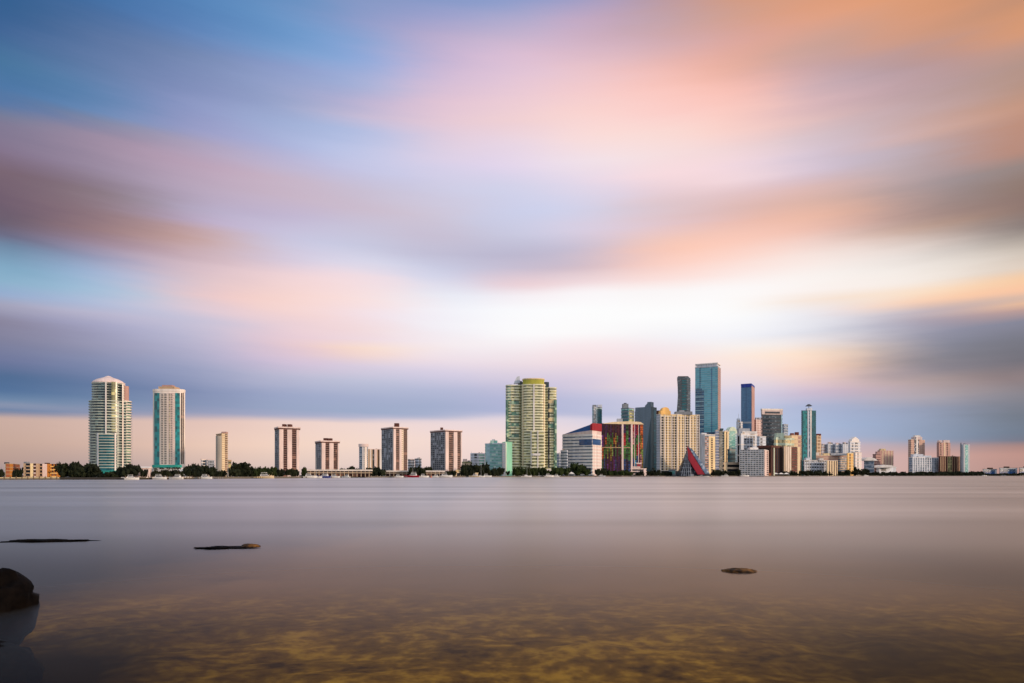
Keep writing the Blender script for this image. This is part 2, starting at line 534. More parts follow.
class Tower:
    """A building whose near corner and faces are set out on the ground; parts are added to it."""

    def __init__(self, name, label, x0, xc, x1, top, Y, a=55, wall='white_paint', cat='building', group=None, base=None, poly=None, body='wall'):
        self.Y = Y
        self.parts = {}
        self.top = gz(top, Y)
        self.base = LAND_Z - 0.2 if base is None else gz(base, Y)
        self.faces = {}
        if poly is None:
            a = R(a)
            u0, u1 = (x0 - 512) / K, (x1 - 512) / K
            C = Vector((gx(xc, Y), Y))
            dl = Vector((-math.cos(a), math.sin(a)))
            dr = Vector((math.sin(a), math.cos(a)))
            Ln = (C.x - u0 * Y) / max(0.05, math.cos(a) + u0 * math.sin(a)) if xc > x0 else 0
            Rn = (u1 * Y - C.x) / max(0.05, math.sin(a) - u1 * math.cos(a)) if x1 > xc else 0
            m_px = Y / K
            if Ln <= 0:
                Ln = 12 * m_px
            if Rn <= 0:
                Rn = 12 * m_px
            Ln = min(Ln, 160 * m_px)
            Rn = min(Rn, 160 * m_px)
            self.faces['L'] = (C, dl, Vector((-math.sin(a), -math.cos(a))), Ln)
            self.faces['R'] = (C, dr, Vector((math.cos(a), -math.sin(a))), Rn)
            poly = [tuple(C), tuple(C + dr * Rn), tuple(C + dr * Rn + dl * Ln), tuple(C + dl * Ln)]
            self.a = a
        self.poly = poly
        cx = sum(p[0] for p in poly) / len(poly)
        cy = sum(p[1] for p in poly) / len(poly)
        self.c = Vector((cx, cy))
        self.off = (cx, cy, self.base)
        self.root = thing(name, label, cat, self.off, group)
        self.body = self.add(body, MB().prism(poly, self.base, self.top), wall)
        Tower.ALL.append(self)

    SUB = {'roof_tank': 'penthouse', 'mechanical_room': 'penthouse', 'roof_step': 'penthouse', 'crown_rim': 'crown', 'crown_frame': 'crown', 'crown_louvre': 'crown',
           'wing_balcony': 'side_wing', 'wing_upper_storeys': 'side_wing', 'wing_crown': 'side_wing', 'bay_balcony': 'front_bay', 'upper_balcony': 'upper_storeys', 'red_corner_block': 'attic'}

    ALL = []

    def holder(self, name, parent):
        return parent or self.parts.get(self.SUB.get(name)) or self.root

    def add(self, name, mb, mat, parent=None):
        o = link(name, mb.mesh(name, self.off), mat, self.holder(name, parent))
        self.parts[name] = o
        return o

    def repeat(self, name, mb, mat, dzs, parent=None):
        me = mb.mesh(name, self.off)
        for dz in dzs:
            link(name, me, mat, self.holder(name, parent), (0, 0, dz))

    def bands(self, n, mat, thick=0.4, proud=0.5, name='floor_band', z0=None, z1=None, poly=None, skip_first=True):
        z0 = self.base if z0 is None else z0
        z1 = self.top if z1 is None else z1
        h = (z1 - z0) / n
        pl = offset_poly(poly or self.poly, proud)
        zz = z0 + (h * (1 - thick) if True else 0)
        self.repeat(name, MB().prism(pl, zz, zz + h * thick - 0.01), mat, [h * i for i in range(n)])
        return self

    def s_at(self, f, px):
        P, e, nrm, L = self.faces[f]
        u = (px - 512) / K
        s = (u * P.y - P.x) / (e.x - u * e.y)
        return max(0.02, min(L - 0.02, s))

    def face_box(self, f, xa, xb, ya, yb, proud, inset=0.4):
        P, e, nrm, L = self.faces[f]
        sa, sb = sorted((self.s_at(f, xa), self.s_at(f, xb)))
        Ym = (P + e * (sa + sb) / 2).y
        z1 = gz(ya, Ym) if ya is not None else self.top - 0.05
        z0 = gz(yb, Ym) if yb is not None else self.base + 0.05
        pts = [P + e * sa + nrm * proud, P + e * sb + nrm * proud, P + e * sb - nrm * inset, P + e * sa - nrm * inset]
        pts = [tuple(p) for p in pts]
        area = sum(pts[i][0] * pts[(i + 1) % 4][1] - pts[(i + 1) % 4][0] * pts[i][1] for i in range(4))
        if area < 0:
            pts.reverse()
        return MB().prism(pts, z0, z1)

    def strip(self, f, xa, xb, mat, ya=None, yb=None, proud=0.25, name='window_strip'):
        self.add(name, self.face_box(f, xa, xb, ya, yb, proud), mat)
        return self

    def balconies(self, f, xa, xb, n, mat, ya=None, yb=None, proud=0.9, thick=0.3, name='balcony'):
        P, e, nrm, L = self.faces[f]
        z1 = gz(ya, self.Y) if ya is not None else self.top
        z0 = gz(yb, self.Y) if yb is not None else self.base
        h = (z1 - z0) / n
        mb = self.face_box(f, xa, xb, None, None, proud)
        lo = [(x, y, z0 + h * 0.06) if i < 4 else (x, y, z0 + h * (0.06 + thick)) for i, (x, y, z) in enumerate(mb.v)]
        mb.v = lo
        self.repeat(name, mb, mat, [h * i for i in range(n)])
        return self

    def piers(self, f, n, mat, width=0.3, proud=0.7, ya=None, yb=None, xa=None, xb=None, name='pier'):
        P, e, nrm, L = self.faces[f]
        sa = 0 if xa is None else self.s_at(f, xa)
        sb = L if xb is None else self.s_at(f, xb)
        sa, sb = sorted((sa, sb))
        step = (sb - sa) / n
        for i in range(n + 1):
            s = min(max(sa + i * step, width * step / 2), L - width * step / 2)
            q0, q1 = s - width * step / 2, s + width * step / 2
            pts = [P + e * q0 + nrm * proud, P + e * q1 + nrm * proud, P + e * q1 - nrm * 0.4, P + e * q0 - nrm * 0.4]
            pts = [tuple(p) for p in pts]
            area = sum(pts[j][0] * pts[(j + 1) % 4][1] - pts[(j + 1) % 4][0] * pts[j][1] for j in range(4))
            if area < 0:
                pts.reverse()
            z1 = gz(ya, self.Y) if ya is not None else self.top - 0.03
            z0 = gz(yb, self.Y) if yb is not None else self.base + 0.03
            self.add(name, MB().prism(pts, z0, z1), mat)
        return self

    def cornice(self, mat, over=1.0, h=1.5, name='cornice', drop=0.0):
        self.add(name, MB().prism(offset_poly(self.poly, over), self.top - drop, self.top - drop + h), mat)
        return self

    def block(self, xa, xb, ya, mat, yb=None, name='penthouse', deep=None, Yc=None, parent=None):
        Yc = Yc or self.c.y
        w = (xb - xa) * Yc / K
        deep = deep or max(4.0, min(w, 14.0))
        za = gz(ya, Yc)
        zb = gz(yb, Yc) if yb is not None else self.top - 0.1
        if za <= zb + 0.3:
            za = zb + 1.2
        x0, x1 = gx(xa, Yc), gx(xb, Yc)
        self.add(name, MB().box(x0, x1, Yc - deep / 2, Yc + deep / 2, zb, za), mat, parent)
        return self

    def mast(self, px, ya, mat='steel', r=0.5, yb=None, name='mast'):
        Yc = self.c.y
        self.add(name, MB().tube((gx(px, Yc), Yc, gz(yb, Yc) if yb else self.top - 0.2), (gx(px, Yc), Yc, gz(ya, Yc)), r, r * 0.5), mat)
        return self


def ellipse(x0, x1, Y, ratio=0.8, n=20, e=2.0):
    """counter-clockwise outline with silhouettes at x0 and x1, nearest point about Y"""
    w = (gx(x1, Y) - gx(x0, Y)) / 2
    d = w * ratio
    Yc = Y + d
    cx = (gx(x0, Yc) + gx(x1, Yc)) / 2
    w = (gx(x1, Yc) - gx(x0, Yc)) / 2
    pts = []
    for i in range(n):
        t = 2 * math.pi * (i + 0.5) / n
        c, s = math.cos(t), math.sin(t)
        pts.append((cx + w * math.copysign(abs(c) ** (2 / e), c), Yc + d * math.copysign(abs(s) ** (2 / e), s)))
    return pts


def front_hit(poly, px):
    u = (px - 512) / K
    best = None
    n = len(poly)
    for i in range(n):
        ax, ay = poly[i]
        bx, by = poly[(i + 1) % n]
        ex, ey = bx - ax, by - ay
        den = ex - u * ey
        if abs(den) < 1e-9:
            continue
        s = (u * ay - ax) / den
        if -1e-6 <= s <= 1 + 1e-6:
            y = ay + s * ey
            if best is None or y < best[1]:
                best = (u * y, y)
    return best


def bow(self, xa, xb, mat, ya=None, yb=None, proud=0.3, name='window_strip', k=4, inset=0.5, parent=None):
    """a strip that follows a rounded front between two bearings"""
    pts = []
    for i in range(k + 1):
        p = front_hit(self.poly, xa + (xb - xa) * i / k)
        if p:
            pts.append(Vector(p))
    if len(pts) < 2:
        return self
    fw = [p + (-(p) + Vector((self.c.x, self.c.y)) * 0).normalized() * proud for p in pts]
    bk = [p + p.normalized() * inset for p in pts]
    pl = [tuple(p) for p in fw] + [tuple(p) for p in reversed(bk)]
    ar = sum(pl[j][0] * pl[(j + 1) % len(pl)][1] - pl[(j + 1) % len(pl)][0] * pl[j][1] for j in range(len(pl)))
    if ar < 0:
        pl.reverse()
    Ym = sum(p.y for p in pts) / len(pts)
    z1 = gz(ya, Ym) if ya is not None else self.top - 0.05
    z0 = gz(yb, Ym) if yb is not None else self.base + 0.05
    self.add(name, MB().prism(pl, z0, z1), mat, parent)
    return self


Tower.bow = bow

# ================================================================== ground, bay, seabed
land = MB()
front = [(gx(px, shore(px)), shore(px)) for px in range(-500, 1601, 20)]
land.prism(front + [(9000, 3200), (16000, 14000), (-16000, 14000), (-5000, 1200)], -3.0, LAND_Z)
paint('shore_soil', '3c372c', scale=0.03, streak=False)
structure(link('ground', land.mesh('ground'), 'shore_soil'))

# water: one sheet out to the horizon; long smooth swell, no chop
m, t, b = new_mat('bay_water')
t.nodes.remove(b)
nn = t.nodes.new
og = t.nodes['Material Output']
gl = nn('ShaderNodeBsdfAnisotropic') if hasattr(bpy.types, 'ShaderNodeBsdfAnisotropic') else nn('ShaderNodeBsdfGlossy')
gl.inputs['Color'].default_value = (0.98, 0.95, 0.91, 1)
gl.inputs['Roughness'].default_value = 0.30
tr = nn('ShaderNodeBsdfTransparent')
tr.inputs['Color'].default_value = (0.90, 0.80, 0.60, 1)
fr = nn('ShaderNodeFresnel')
fr.inputs['IOR'].default_value = 1.33
tcw = nn('ShaderNodeTexCoord')
mpw = nn('ShaderNodeMapping')
mpw.inputs['Scale'].default_value = (0.012, 0.045, 1)
nw = nn('ShaderNodeTexNoise')
nw.inputs['Scale'].default_value = 1.0
nw.inputs['Detail'].default_value = 1.5
t.links.new(tcw.outputs['Object'], mpw.inputs[0])
t.links.new(mpw.outputs[0], nw.inputs['Vector'])
mrw = nn('ShaderNodeMapRange')
mrw.inputs['From Min'].default_value = 0.3
mrw.inputs['From Max'].default_value = 0.7
mrw.inputs['To Min'].default_value = 0.30
mrw.inputs['To Max'].default_value = 0.40
t.links.new(nw.outputs[0], mrw.inputs[0])
t.links.new(mrw.outputs[0], gl.inputs['Roughness'])
mf = nn('ShaderNodeMath')
mf.operation = 'MULTIPLY'
pw = nn('ShaderNodeMath')
pw.operation = 'POWER'
t.links.new(fr.outputs[0], pw.inputs[0])
pw.inputs[1].default_value = 2.2
t.links.new(pw.outputs[0], mf.inputs[0])
mf.inputs[1].default_value = 1.32
# wide lanes of calmer and rougher water
mpl = nn('ShaderNodeMapping')
mpl.inputs['Scale'].default_value = (0.006, 0.05, 1)
nl_ = nn('ShaderNodeTexNoise')
nl_.inputs['Scale'].default_value = 1.0
nl_.inputs['Detail'].default_value = 2.0
t.links.new(tcw.outputs['Object'], mpl.inputs[0])
t.links.new(mpl.outputs[0], nl_.inputs['Vector'])
mrl = nn('ShaderNodeMapRange')
mrl.inputs['From Min'].default_value = 0.3
mrl.inputs['From Max'].default_value = 0.7
mrl.inputs['To Min'].default_value = 0.80
mrl.inputs['To Max'].default_value = 1.14
t.links.new(nl_.outputs[0], mrl.inputs[0])
ml = nn('ShaderNodeMath')
ml.operation = 'MULTIPLY'
ml.use_clamp = True
mcap = nn('ShaderNodeMath')
mcap.operation = 'MINIMUM'
mcap.inputs[1].default_value = 0.66
t.links.new(mf.outputs[0], mcap.inputs[0])
t.links.new(mcap.outputs[0], ml.inputs[0])
t.links.new(mrl.outputs[0], ml.inputs[1])
ms = nn('ShaderNodeMixShader')
t.links.new(ml.outputs[0], ms.inputs[0])
t.links.new(tr.outputs[0], ms.inputs[1])
t.links.new(gl.outputs[0], ms.inputs[2])
t.links.new(ms.outputs[0], og.inputs['Surface'])
wm = bpy.data.meshes.new('water')
wm.from_pydata([(-20000, -400, 0), (20000, -400, 0), (20000, 16000, 0), (-20000, 16000, 0)], [], [(0, 1, 2, 3)])
structure(link('water', wm, 'bay_water'))

# seabed: weedy shallows by the near shore, falling away to dark mud
m, t, b = new_mat('seabed_weed')
nn = t.nodes.new
tcs = nn('ShaderNodeTexCoord')
n1 = nn('ShaderNodeTexNoise')
n1.inputs['Scale'].default_value = 2.4
n1.inputs['Detail'].default_value = 4
n1.inputs['Roughness'].default_value = 0.6
n2 = nn('ShaderNodeTexNoise')
n2.inputs['Scale'].default_value = 0.16
n2.inputs['Detail'].default_value = 3
t.links.new(tcs.outputs['Object'], n1.inputs['Vector'])
t.links.new(tcs.outputs['Object'], n2.inputs['Vector'])
r1 = nn('ShaderNodeValToRGB')
e = r1.color_ramp.elements
e[0].position = 0.36
e[0].color = (0.06, 0.034, 0.010, 1)
e[1].position = 0.64
e[1].color = (0.50, 0.33, 0.05, 1)
q = e.new(0.5)
q.color = (0.21, 0.125, 0.024, 1)
n3 = nn('ShaderNodeTexNoise')      # larger weed patches under the fine mottle
n3.inputs['Scale'].default_value = 0.7
n3.inputs['Detail'].default_value = 2
t.links.new(tcs.outputs['Object'], n3.inputs['Vector'])
av = nn('ShaderNodeMix')
av.inputs[0].default_value = 0.42
t.links.new(n1.outputs[0], av.inputs[2])
t.links.new(n3.outputs[0], av.inputs[3])
t.links.new(av.outputs[0], r1.inputs[0])
# corner vignette painted into the seabed colour: strong on the left, weaker right
sps = nn('ShaderNodeSeparateXYZ')
t.links.new(tcs.outputs['Object'], sps.inputs[0])


def mm2(op, a, bb, clamp=False):
    q_ = nn('ShaderNodeMath')
    q_.operation = op
    q_.use_clamp = clamp
    for i, v in enumerate((a, bb)):
        if isinstance(v, (int, float)):
            q_.inputs[i].default_value = v
        else:
            t.links.new(v, q_.inputs[i])
    return q_.outputs[0]


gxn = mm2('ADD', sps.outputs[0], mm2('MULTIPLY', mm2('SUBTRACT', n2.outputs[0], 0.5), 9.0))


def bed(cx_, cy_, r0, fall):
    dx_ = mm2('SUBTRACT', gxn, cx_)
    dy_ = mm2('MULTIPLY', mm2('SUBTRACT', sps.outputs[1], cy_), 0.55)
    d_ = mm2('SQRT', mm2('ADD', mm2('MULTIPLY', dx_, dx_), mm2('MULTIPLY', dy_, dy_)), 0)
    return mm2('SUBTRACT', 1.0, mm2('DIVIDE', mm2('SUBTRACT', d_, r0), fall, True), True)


left_corner_dark = mm2('MAXIMUM', bed(-9.5, 11, 2.0, 3.6), mm2('DIVIDE', mm2('SUBTRACT', -10.5, gxn), 9.0, True))
right_corner_dark = mm2('MAXIMUM', bed(9.8, 11, 2.2, 4.0), mm2('DIVIDE', mm2('SUBTRACT', gxn, 10.0), 12.0, True))
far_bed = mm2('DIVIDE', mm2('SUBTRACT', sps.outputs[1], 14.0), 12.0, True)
corner_vignette = mm2('MAXIMUM', left_corner_dark, mm2('MULTIPLY', right_corner_dark, 0.8))
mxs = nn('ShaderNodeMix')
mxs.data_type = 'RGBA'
t.links.new(corner_vignette, mxs.inputs[0])
mxf = nn('ShaderNodeMix')      # farther out the bed is plain brown silt
mxf.data_type = 'RGBA'
t.links.new(far_bed, mxf.inputs[0])
t.links.new(r1.outputs[0], mxf.inputs[6])
mxf.inputs[7].default_value = (0.25, 0.150, 0.085, 1)
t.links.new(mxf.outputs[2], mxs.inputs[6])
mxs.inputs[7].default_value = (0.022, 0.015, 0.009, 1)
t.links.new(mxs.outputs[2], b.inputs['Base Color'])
b.inputs['Roughness'].default_value = 0.95
b.inputs['Specular IOR Level'].default_value = 0.0
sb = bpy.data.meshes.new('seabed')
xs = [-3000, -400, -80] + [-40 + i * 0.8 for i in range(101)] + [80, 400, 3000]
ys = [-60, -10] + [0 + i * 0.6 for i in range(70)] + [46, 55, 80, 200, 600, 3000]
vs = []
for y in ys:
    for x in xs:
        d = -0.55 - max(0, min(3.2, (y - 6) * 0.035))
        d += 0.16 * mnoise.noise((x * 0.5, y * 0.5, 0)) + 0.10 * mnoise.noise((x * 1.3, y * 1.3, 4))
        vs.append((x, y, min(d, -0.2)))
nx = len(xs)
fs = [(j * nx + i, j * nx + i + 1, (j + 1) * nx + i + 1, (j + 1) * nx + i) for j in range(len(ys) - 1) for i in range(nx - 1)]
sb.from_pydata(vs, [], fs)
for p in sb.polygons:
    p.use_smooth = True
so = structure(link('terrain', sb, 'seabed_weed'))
so.name = 'seabed'
so['label'] = 'weedy brown seabed seen through the shallows'

# ================================================================== the skyline, from the left end to the right
# --- low ochre apartment blocks, wall colours darkened for the vignetted left end
w = Tower('apartment_block', 'narrow low apartment block with pale stair shaft beside a rust wall, farthest left', 2.8, 5.6, 13, 463.5, 600, a=60, wall='rust_paint')
w.strip('L', 2.8, 5.6, 'green_white', name='stair_shaft', proud=0.4).block(5.8, 7.8, 462.2, 'dark_grey').strip('R', 9.5, 12.8, 'orange_paint', name='wall_panel')
w.bands(4, 'tan_paint', 0.15, 0.3)
w = Tower('apartment_block', 'low pale apartment block with a dark middle balcony bay, left of the ochre block', 22.8, 23.4, 38, 463.4, 600, a=68, wall='tan_paint')
w.strip('R', 26, 30, 'shadow_window', name='balcony_bay').block(25.3, 28.2, 461.8, 'mid_grey').strip('R', 33.6, 36, 'brown_window', proud=0.3)
w.strip('R', 30.3, 33.2, 'straw_paint', name='wall_panel').balconies('R', 26, 30, 4, 'tan_paint').balconies('R', 33.6, 36, 4, 'pink_white')
w = Tower('apartment_block', 'low ochre apartment block with dark centre bay, nearest the big dark banyan trees', 38, 38.4, 60, 463.8, 610, a=70, wall='orange_paint')
w.strip('R', 38.6, 42, 'shadow_window', name='balcony_bay').balconies('R', 38.6, 42, 4, 'tan_paint')
w.strip('R', 42.4, 47, 'pink_white', name='wall_panel').block(46, 48.5, 462.8, 'dark_brown')
w.strip('R', 52, 53.6, 'brown_window', proud=0.4).strip('R', 55, 56.4, 'brown_window', proud=0.4).balconies('R', 50.5, 57.5, 4, 'yellow_paint')

# --- domed round tower
Y = 820
pl = ellipse(91.6, 124.8, Y, 0.85, 32, 2.0)
w = Tower('apartment_tower', 'tall round apartment tower of white balcony rings under a pale domed roof', 0, 0, 0, 400, Y, poly=pl, wall='night_glass', cat='tower')
up = ellipse(94, 122.4, Y + 4, 0.85, 32, 2.0)
w.add('upper_storeys', MB().prism(up, w.top - 0.1, gz(381.5, Y)), 'night_glass')
w.bands(28, 'sage_white', 0.34, 1.2, name='balcony')
w.bands(7, 'sage_white', 0.32, 0.9, name='upper_balcony', z0=w.top, z1=gz(382, Y), poly=up)
for xa in (94.6, 105.2, 113.4, 119.6):
    pass
w.bow(105.2, 106.6, 'white_paint', 381.5, 434, proud=3.2, name='pier', inset=2)
w.bow(111.5, 117.0, 'olive_glass', 382, 432, proud=1.15, name='window_strip', inset=2)
w.bow(122.2, 123.6, 'warm_white', 384, 470, proud=2.2, name='pier', inset=2)
wing = ellipse(117.5, 130, Y + 20, 0.9, 16, 2.4)
wo = w.add('side_wing', MB().prism(wing, w.base, gz(400.5, Y + 20)), 'green_glass')
w.bands(28, 'warm_white', 0.38, 1.3, name='wing_balcony', z1=gz(400.5, Y + 20), poly=wing)
w.add('wing_upper_storeys', MB().prism(ellipse(119.5, 128.6, Y + 22, 0.9, 14), gz(400.6, Y + 20), gz(385.5, Y + 20)), 'pink_tan')
w.add('wing_crown', MB().prism(ellipse(119.5, 125, Y + 22, 0.9, 14), gz(385.6, Y + 20), gz(382.8, Y + 20)), 'pink_white')
bay = ellipse(96.8, 116.4, Y - 2, 0.5, 20, 2.3)
w.add('front_bay', MB().prism(bay, w.base, gz(434, Y)), 'deep_teal_glass')
w.bands(13, 'sage_white', 0.28, 0.8, name='bay_balcony', z0=gz(470, Y), z1=gz(434, Y), poly=bay)
w.poly, keep = bay, w.poly
w.bow(96.9, 98.6, 'white_paint', 433, 472, proud=1.8, name='pier', inset=2, k=2)
w.bow(114.6, 116.2, 'white_paint', 433, 472, proud=1.8, name='pier', inset=2, k=2)
w.poly = keep
w.add('podium', MB().prism(ellipse(96, 117.5, Y - 12, 0.5, 16, 3), w.base, gz(470.5, Y - 12)), 'teal_paint')
rings = []
cx, cy = w.c
zt = gz(381.4, Y)
for f, yy in ((1.04, 381.6), (1.04, 380.6), (0.93, 379.0), (0.72, 377.4), (0.5, 376.3), (0.33, 375.5), (0.16, 374.2), (0.03, 373.6)):
    rings.append([(sum(p[0] for p in up) / len(up) + (p[0] - sum(q[0] for q in up) / len(up)) * f, sum(q[1] for q in up) / len(up) + (p[1] - sum(q[1] for q in up) / len(up)) * f, gz(yy, Y)) for p in up])
w.add('dome', MB().loft(rings), 'pink_white')

# --- teal and white bow-fronted tower
Y = 830
pl = ellipse(153.6, 184.6, Y, 0.42, 24, 2.6)
w = Tower('apartment_tower', 'tall white tower with two full-height teal glass strips on its bowed front', 0, 0, 0, 391, Y, poly=pl, wall='warm_white', cat='tower')
w.bow(154.1, 159.4, 'teal_glass', 393, 465, proud=0.5)
w.bow(175.2, 179.9, 'teal_glass', 393, 465, proud=0.5)
w.bow(161.2, 163.0, 'shadow_window', 393, 464, proud=0.4)
w.bow(164.4, 166.6, 'shadow_window', 393, 464, proud=0.4)
w.bow(168.8, 170.4, 'olive_glass', 393, 464, proud=0.4)
w.bow(171.3, 172.2, 'dark_window', 393, 464, proud=0.4)
w.bow(181.2, 182.4, 'brown_window', 393, 464, proud=0.4, k=2)
w.bow(183.0, 183.8, 'brown_window', 393, 464, proud=0.4, k=2)
zz0, zz1 = gz(465, Y), gz(392, Y)
nb = 42
for xa, xb, mt, pr in ((160.2, 167.4, 'warm_white', 1.0), (168.0, 174.6, 'pink_white', 1.0)):
    k = 4
    pts = [Vector(front_hit(pl, xa + (xb - xa) * i / k)) for i in range(k + 1)]
    poly_ = [tuple(p - p.normalized() * pr) for p in pts] + [tuple(p + p.normalized() * 0.5) for p in reversed(pts)]
    ar = sum(poly_[j][0] * poly_[(j + 1) % len(poly_)][1] - poly_[(j + 1) % len(poly_)][0] * poly_[j][1] for j in range(len(poly_)))
    if ar < 0:
        poly_.reverse()
    h = (zz1 - zz0) / nb
    w.repeat('balcony', MB().prism(poly_, zz0, zz0 + h * 0.42), mt, [h * i for i in range(nb)])
w.add('roof_rim', MB().prism(offset_poly(pl, 0.35), w.top - 0.5, w.top + 2.6), 'warm_white')
w.block(161.4, 177, 387.2, 'tan_paint').block(163.6, 173.5, 385.4, 'pink_tan', name='mechanical_room', deep=8)
w.add('podium', MB().prism(ellipse(152.4, 188, Y - 20, 0.4, 16, 4), w.base, gz(467.6, Y - 20)), 'white_paint')
w.add('podium_roof', MB().prism(ellipse(153, 181, Y - 22, 0.35, 16, 4), gz(467.5, Y - 20), gz(464.8, Y - 20)), 'teal_paint')

# --- distant pair, thin beige tower
w = Tower('apartment_block', 'small distant white block with dark window bays, left of the slim beige tower', 201, 201.5, 206.8, 459.4, 1100, a=60, wall='pale_grey')
w.strip('R', 203, 205.4, 'slate_window', 460.5).bands(6, 'warm_white', 0.3, 0.3).cornice('pink_white', 0.6, 1)
w = Tower('apartment_block', 'small distant grey block with a grid of windows, touching the slim beige tower', 207.6, 208, 214.2, 460, 1100, a=60, wall='slate_window')
w.piers('R', 4, 'pale_grey', 0.4).bands(6, 'pale_grey', 0.4, 0.4).cornice('pink_white', 0.6, 1)
Y = 700
w = Tower('apartment_tower', 'slim beige tower with a curved ribbed side and one dark brown end strip', 216.2, 221.4, 227.6, 433.2, Y, a=52, wall='tan_paint', cat='tower')
w.add('curved_side', MB().prism(ellipse(216.0, 222.5, Y - 2, 0.9, 14), w.base, gz(436, Y)), 'grey_concrete')
w.strip('R', 225.2, 227.4, 'brown_window').strip('R', 221.8, 224.9, 'cream_paint', name='wall_panel', proud=0.35)
w.block(222.4, 227, 431.8, 'pink_tan').bands(20, 'tan_paint', 0.25, 0.4)
w.balconies('R', 225.1, 227.6, 20, 'beige_paint', proud=0.9, thick=0.28)
w = Tower('apartment_block', 'sliver of a small distant olive block just right of the slim beige tower', 228, 228.3, 231.3, 460.4, 1000, a=60, wall='olive_glass')
w.bands(5, 'tan_paint', 0.35, 0.3).cornice('tan_paint', 0.4, 0.8)


# --- white and brown striped condominium towers
def condo(label, x0, xc, x1, top, Y, whites, browns, n, ph, a=58):
    w = Tower('condominium_tower', label, x0, xc, x1, top, Y, a=a, wall='warm_white', cat='tower', group='white and brown striped condominium towers')
    w.strip('L', x0 + 0.15, xc - 0.25, 'slate_window', name='window_wall')
    w.balconies('L', x0, xc, n, 'pale_grey', proud=0.55, thick=0.16)
    w.piers('L', max(3, int((xc - x0) / 1.9)), 'mid_grey', 0.2, proud=0.75)
    for xa, xb in browns:
        w.strip('R', xa, xb, 'brown_window')
        w.balconies('R', xa, xb, n, 'pink_tan', proud=0.6, thick=0.13)
    for xa, xb in whites:
        w.strip('R', xa, xb, 'pink_white', proud=1.0, name='pier')
    w.cornice('pink_white', 1.3, 1.5, drop=0.3)
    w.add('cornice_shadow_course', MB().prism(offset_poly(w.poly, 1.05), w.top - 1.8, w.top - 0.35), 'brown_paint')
    for xa, xb, ya in ph:
        w.block(xa, xb, ya, 'brown_paint', deep=6)
    w.strip('R', xc + 0.1, x1 - 0.1, 'shadow_window', 471.2, 475, proud=1.3, name='entrance')
    return w


condo('leftmost striped condominium tower, white piers and brown bays, behind low shoreline trees', 275.4, 279, 299.2, 427.6, 760,
      [(279.1, 283.2), (287.2, 291.8), (296.4, 299)], [(283.3, 287), (292, 296.2)], 22, [(283, 286, 424.3), (288.2, 291.6, 424.4)], a=60)
condo('shortest striped condominium tower, rising behind the long white colonnade', 316, 321.4, 338.8, 441.4, 860,
      [(321.5, 325.2), (329.2, 333.4), (337.6, 338.7)], [(325.4, 329), (333.6, 337.4)], 17, [(324, 328, 438.2), (328.6, 332, 438.4)], a=60)
condo('tallest striped condominium tower with single rooftop box, right of the low striped slab', 382, 393.2, 407.4, 427.6, 960,
      [(393.3, 395.6), (399.2, 401.4)], [(395.8, 399), (403.6, 407.2)], 24, [(394.6, 399, 423.3)], a=52).balconies('R', 401.5, 403.5, 24, 'beige_paint', thick=0.4)
condo('widest striped condominium tower, dark gridded left side, beside the teal office block', 431, 445.2, 461.4, 430.4, 1010,
      [(445.3, 448.3), (453.4, 457), (460.6, 461.3)], [(448.9, 453.1), (457.2, 460.3)], 22, [(440.5, 443, 427.6)], a=50)

# --- capped block and its slab
Y = 1150
pl = ellipse(359.2, 367.8, Y, 0.9, 16)
w = Tower('apartment_block', 'pale slender block with a round pinkish cap, left of the low striped slab', 0, 0, 0, 446.5, Y, poly=pl, wall='bluegrey_window')
w.bow(362.2, 363.6, 'white_paint', 447, None, proud=0.8, name='pier').bow(364.5, 368, 'warm_white', 447, None, proud=0.6, name='pier')
w.add('roof_cap', MB().prism(offset_poly(pl, 1.0), w.top - 0.2, gz(443.8, Y)), 'pink_white').name = 'roof_cap'
w.bands(14, 'pale_grey', 0.3, 0.35)
w = Tower('apartment_block', 'low beige slab with thin white and brown vertical stripes between two taller towers', 367.6, 368.2, 382.4, 449.4, 1160, a=66, wall='beige_paint')
for xa, xb, mt in ((369.9, 371.0, 'white_paint'), (372.6, 373.9, 'dark_window'), (374.3, 376.6, 'pink_white'), (377.8, 379, 'brown_window'), (379.6, 381.6, 'white_paint')):
    w.strip('R', xa, xb, mt, proud=0.5 if 'window' in mt else 0.8, name='window_strip' if 'window' in mt else 'pier')
w.bands(13, 'tan_paint', 0.2, 0.35).cornice('pink_white', 0.7, 1.0)

# --- long white colonnade pavilions by the marina
for xa, xb, yt, lab in ((306, 369.5, 469.4, 'long low white colonnade in front of the shortest striped tower'), (385, 443.5, 470.2, 'low white colonnade behind the moored boats, between two striped towers')):
    Yc = shore((xa + xb) / 2) + 22
    w = Tower('waterfront_pavilion', lab, xa, xa + 0.5, xb, yt + 1.6, Yc, a=84, wall='brown_window', cat='pavilion', body='recessed_wall')
    w.cornice('warm_white', 2.2, 1.7, name='roof')
    nI = int((xb - xa) / 4)
    w.piers('R', nI, 'beige_paint', 0.14, 1.0, name='column')
    w.bands(1, 'beige_paint', 0.18, 1.8, name='floor_slab', z0=w.base, z1=w.base + 5)
w = Tower('clubhouse', 'small cream waterfront clubhouse at the foot of the widest striped tower', 453.8, 455, 463, 471.2, 960, a=70, wall='cream_paint')
w.cornice('yellow_paint', 0.5, 0.6).strip('R', 457, 460, 'shadow_window', 473, 476, name='window_strip').block(456, 461, 469.8, 'straw_paint', name='roof_lantern')
w = Tower('boat_shed', 'long low cream boat shed right of the cream clubhouse', 463, 463.4, 478, 473.2, 962, a=78, wall='cream_paint', cat='shed')
w.cornice('straw_paint', 0.8, 0.7, name='roof').strip('R', 465, 468, 'shadow_window', 474.2, 476, name='door').strip('R', 471, 474, 'shadow_window', 474.2, 476, name='door')

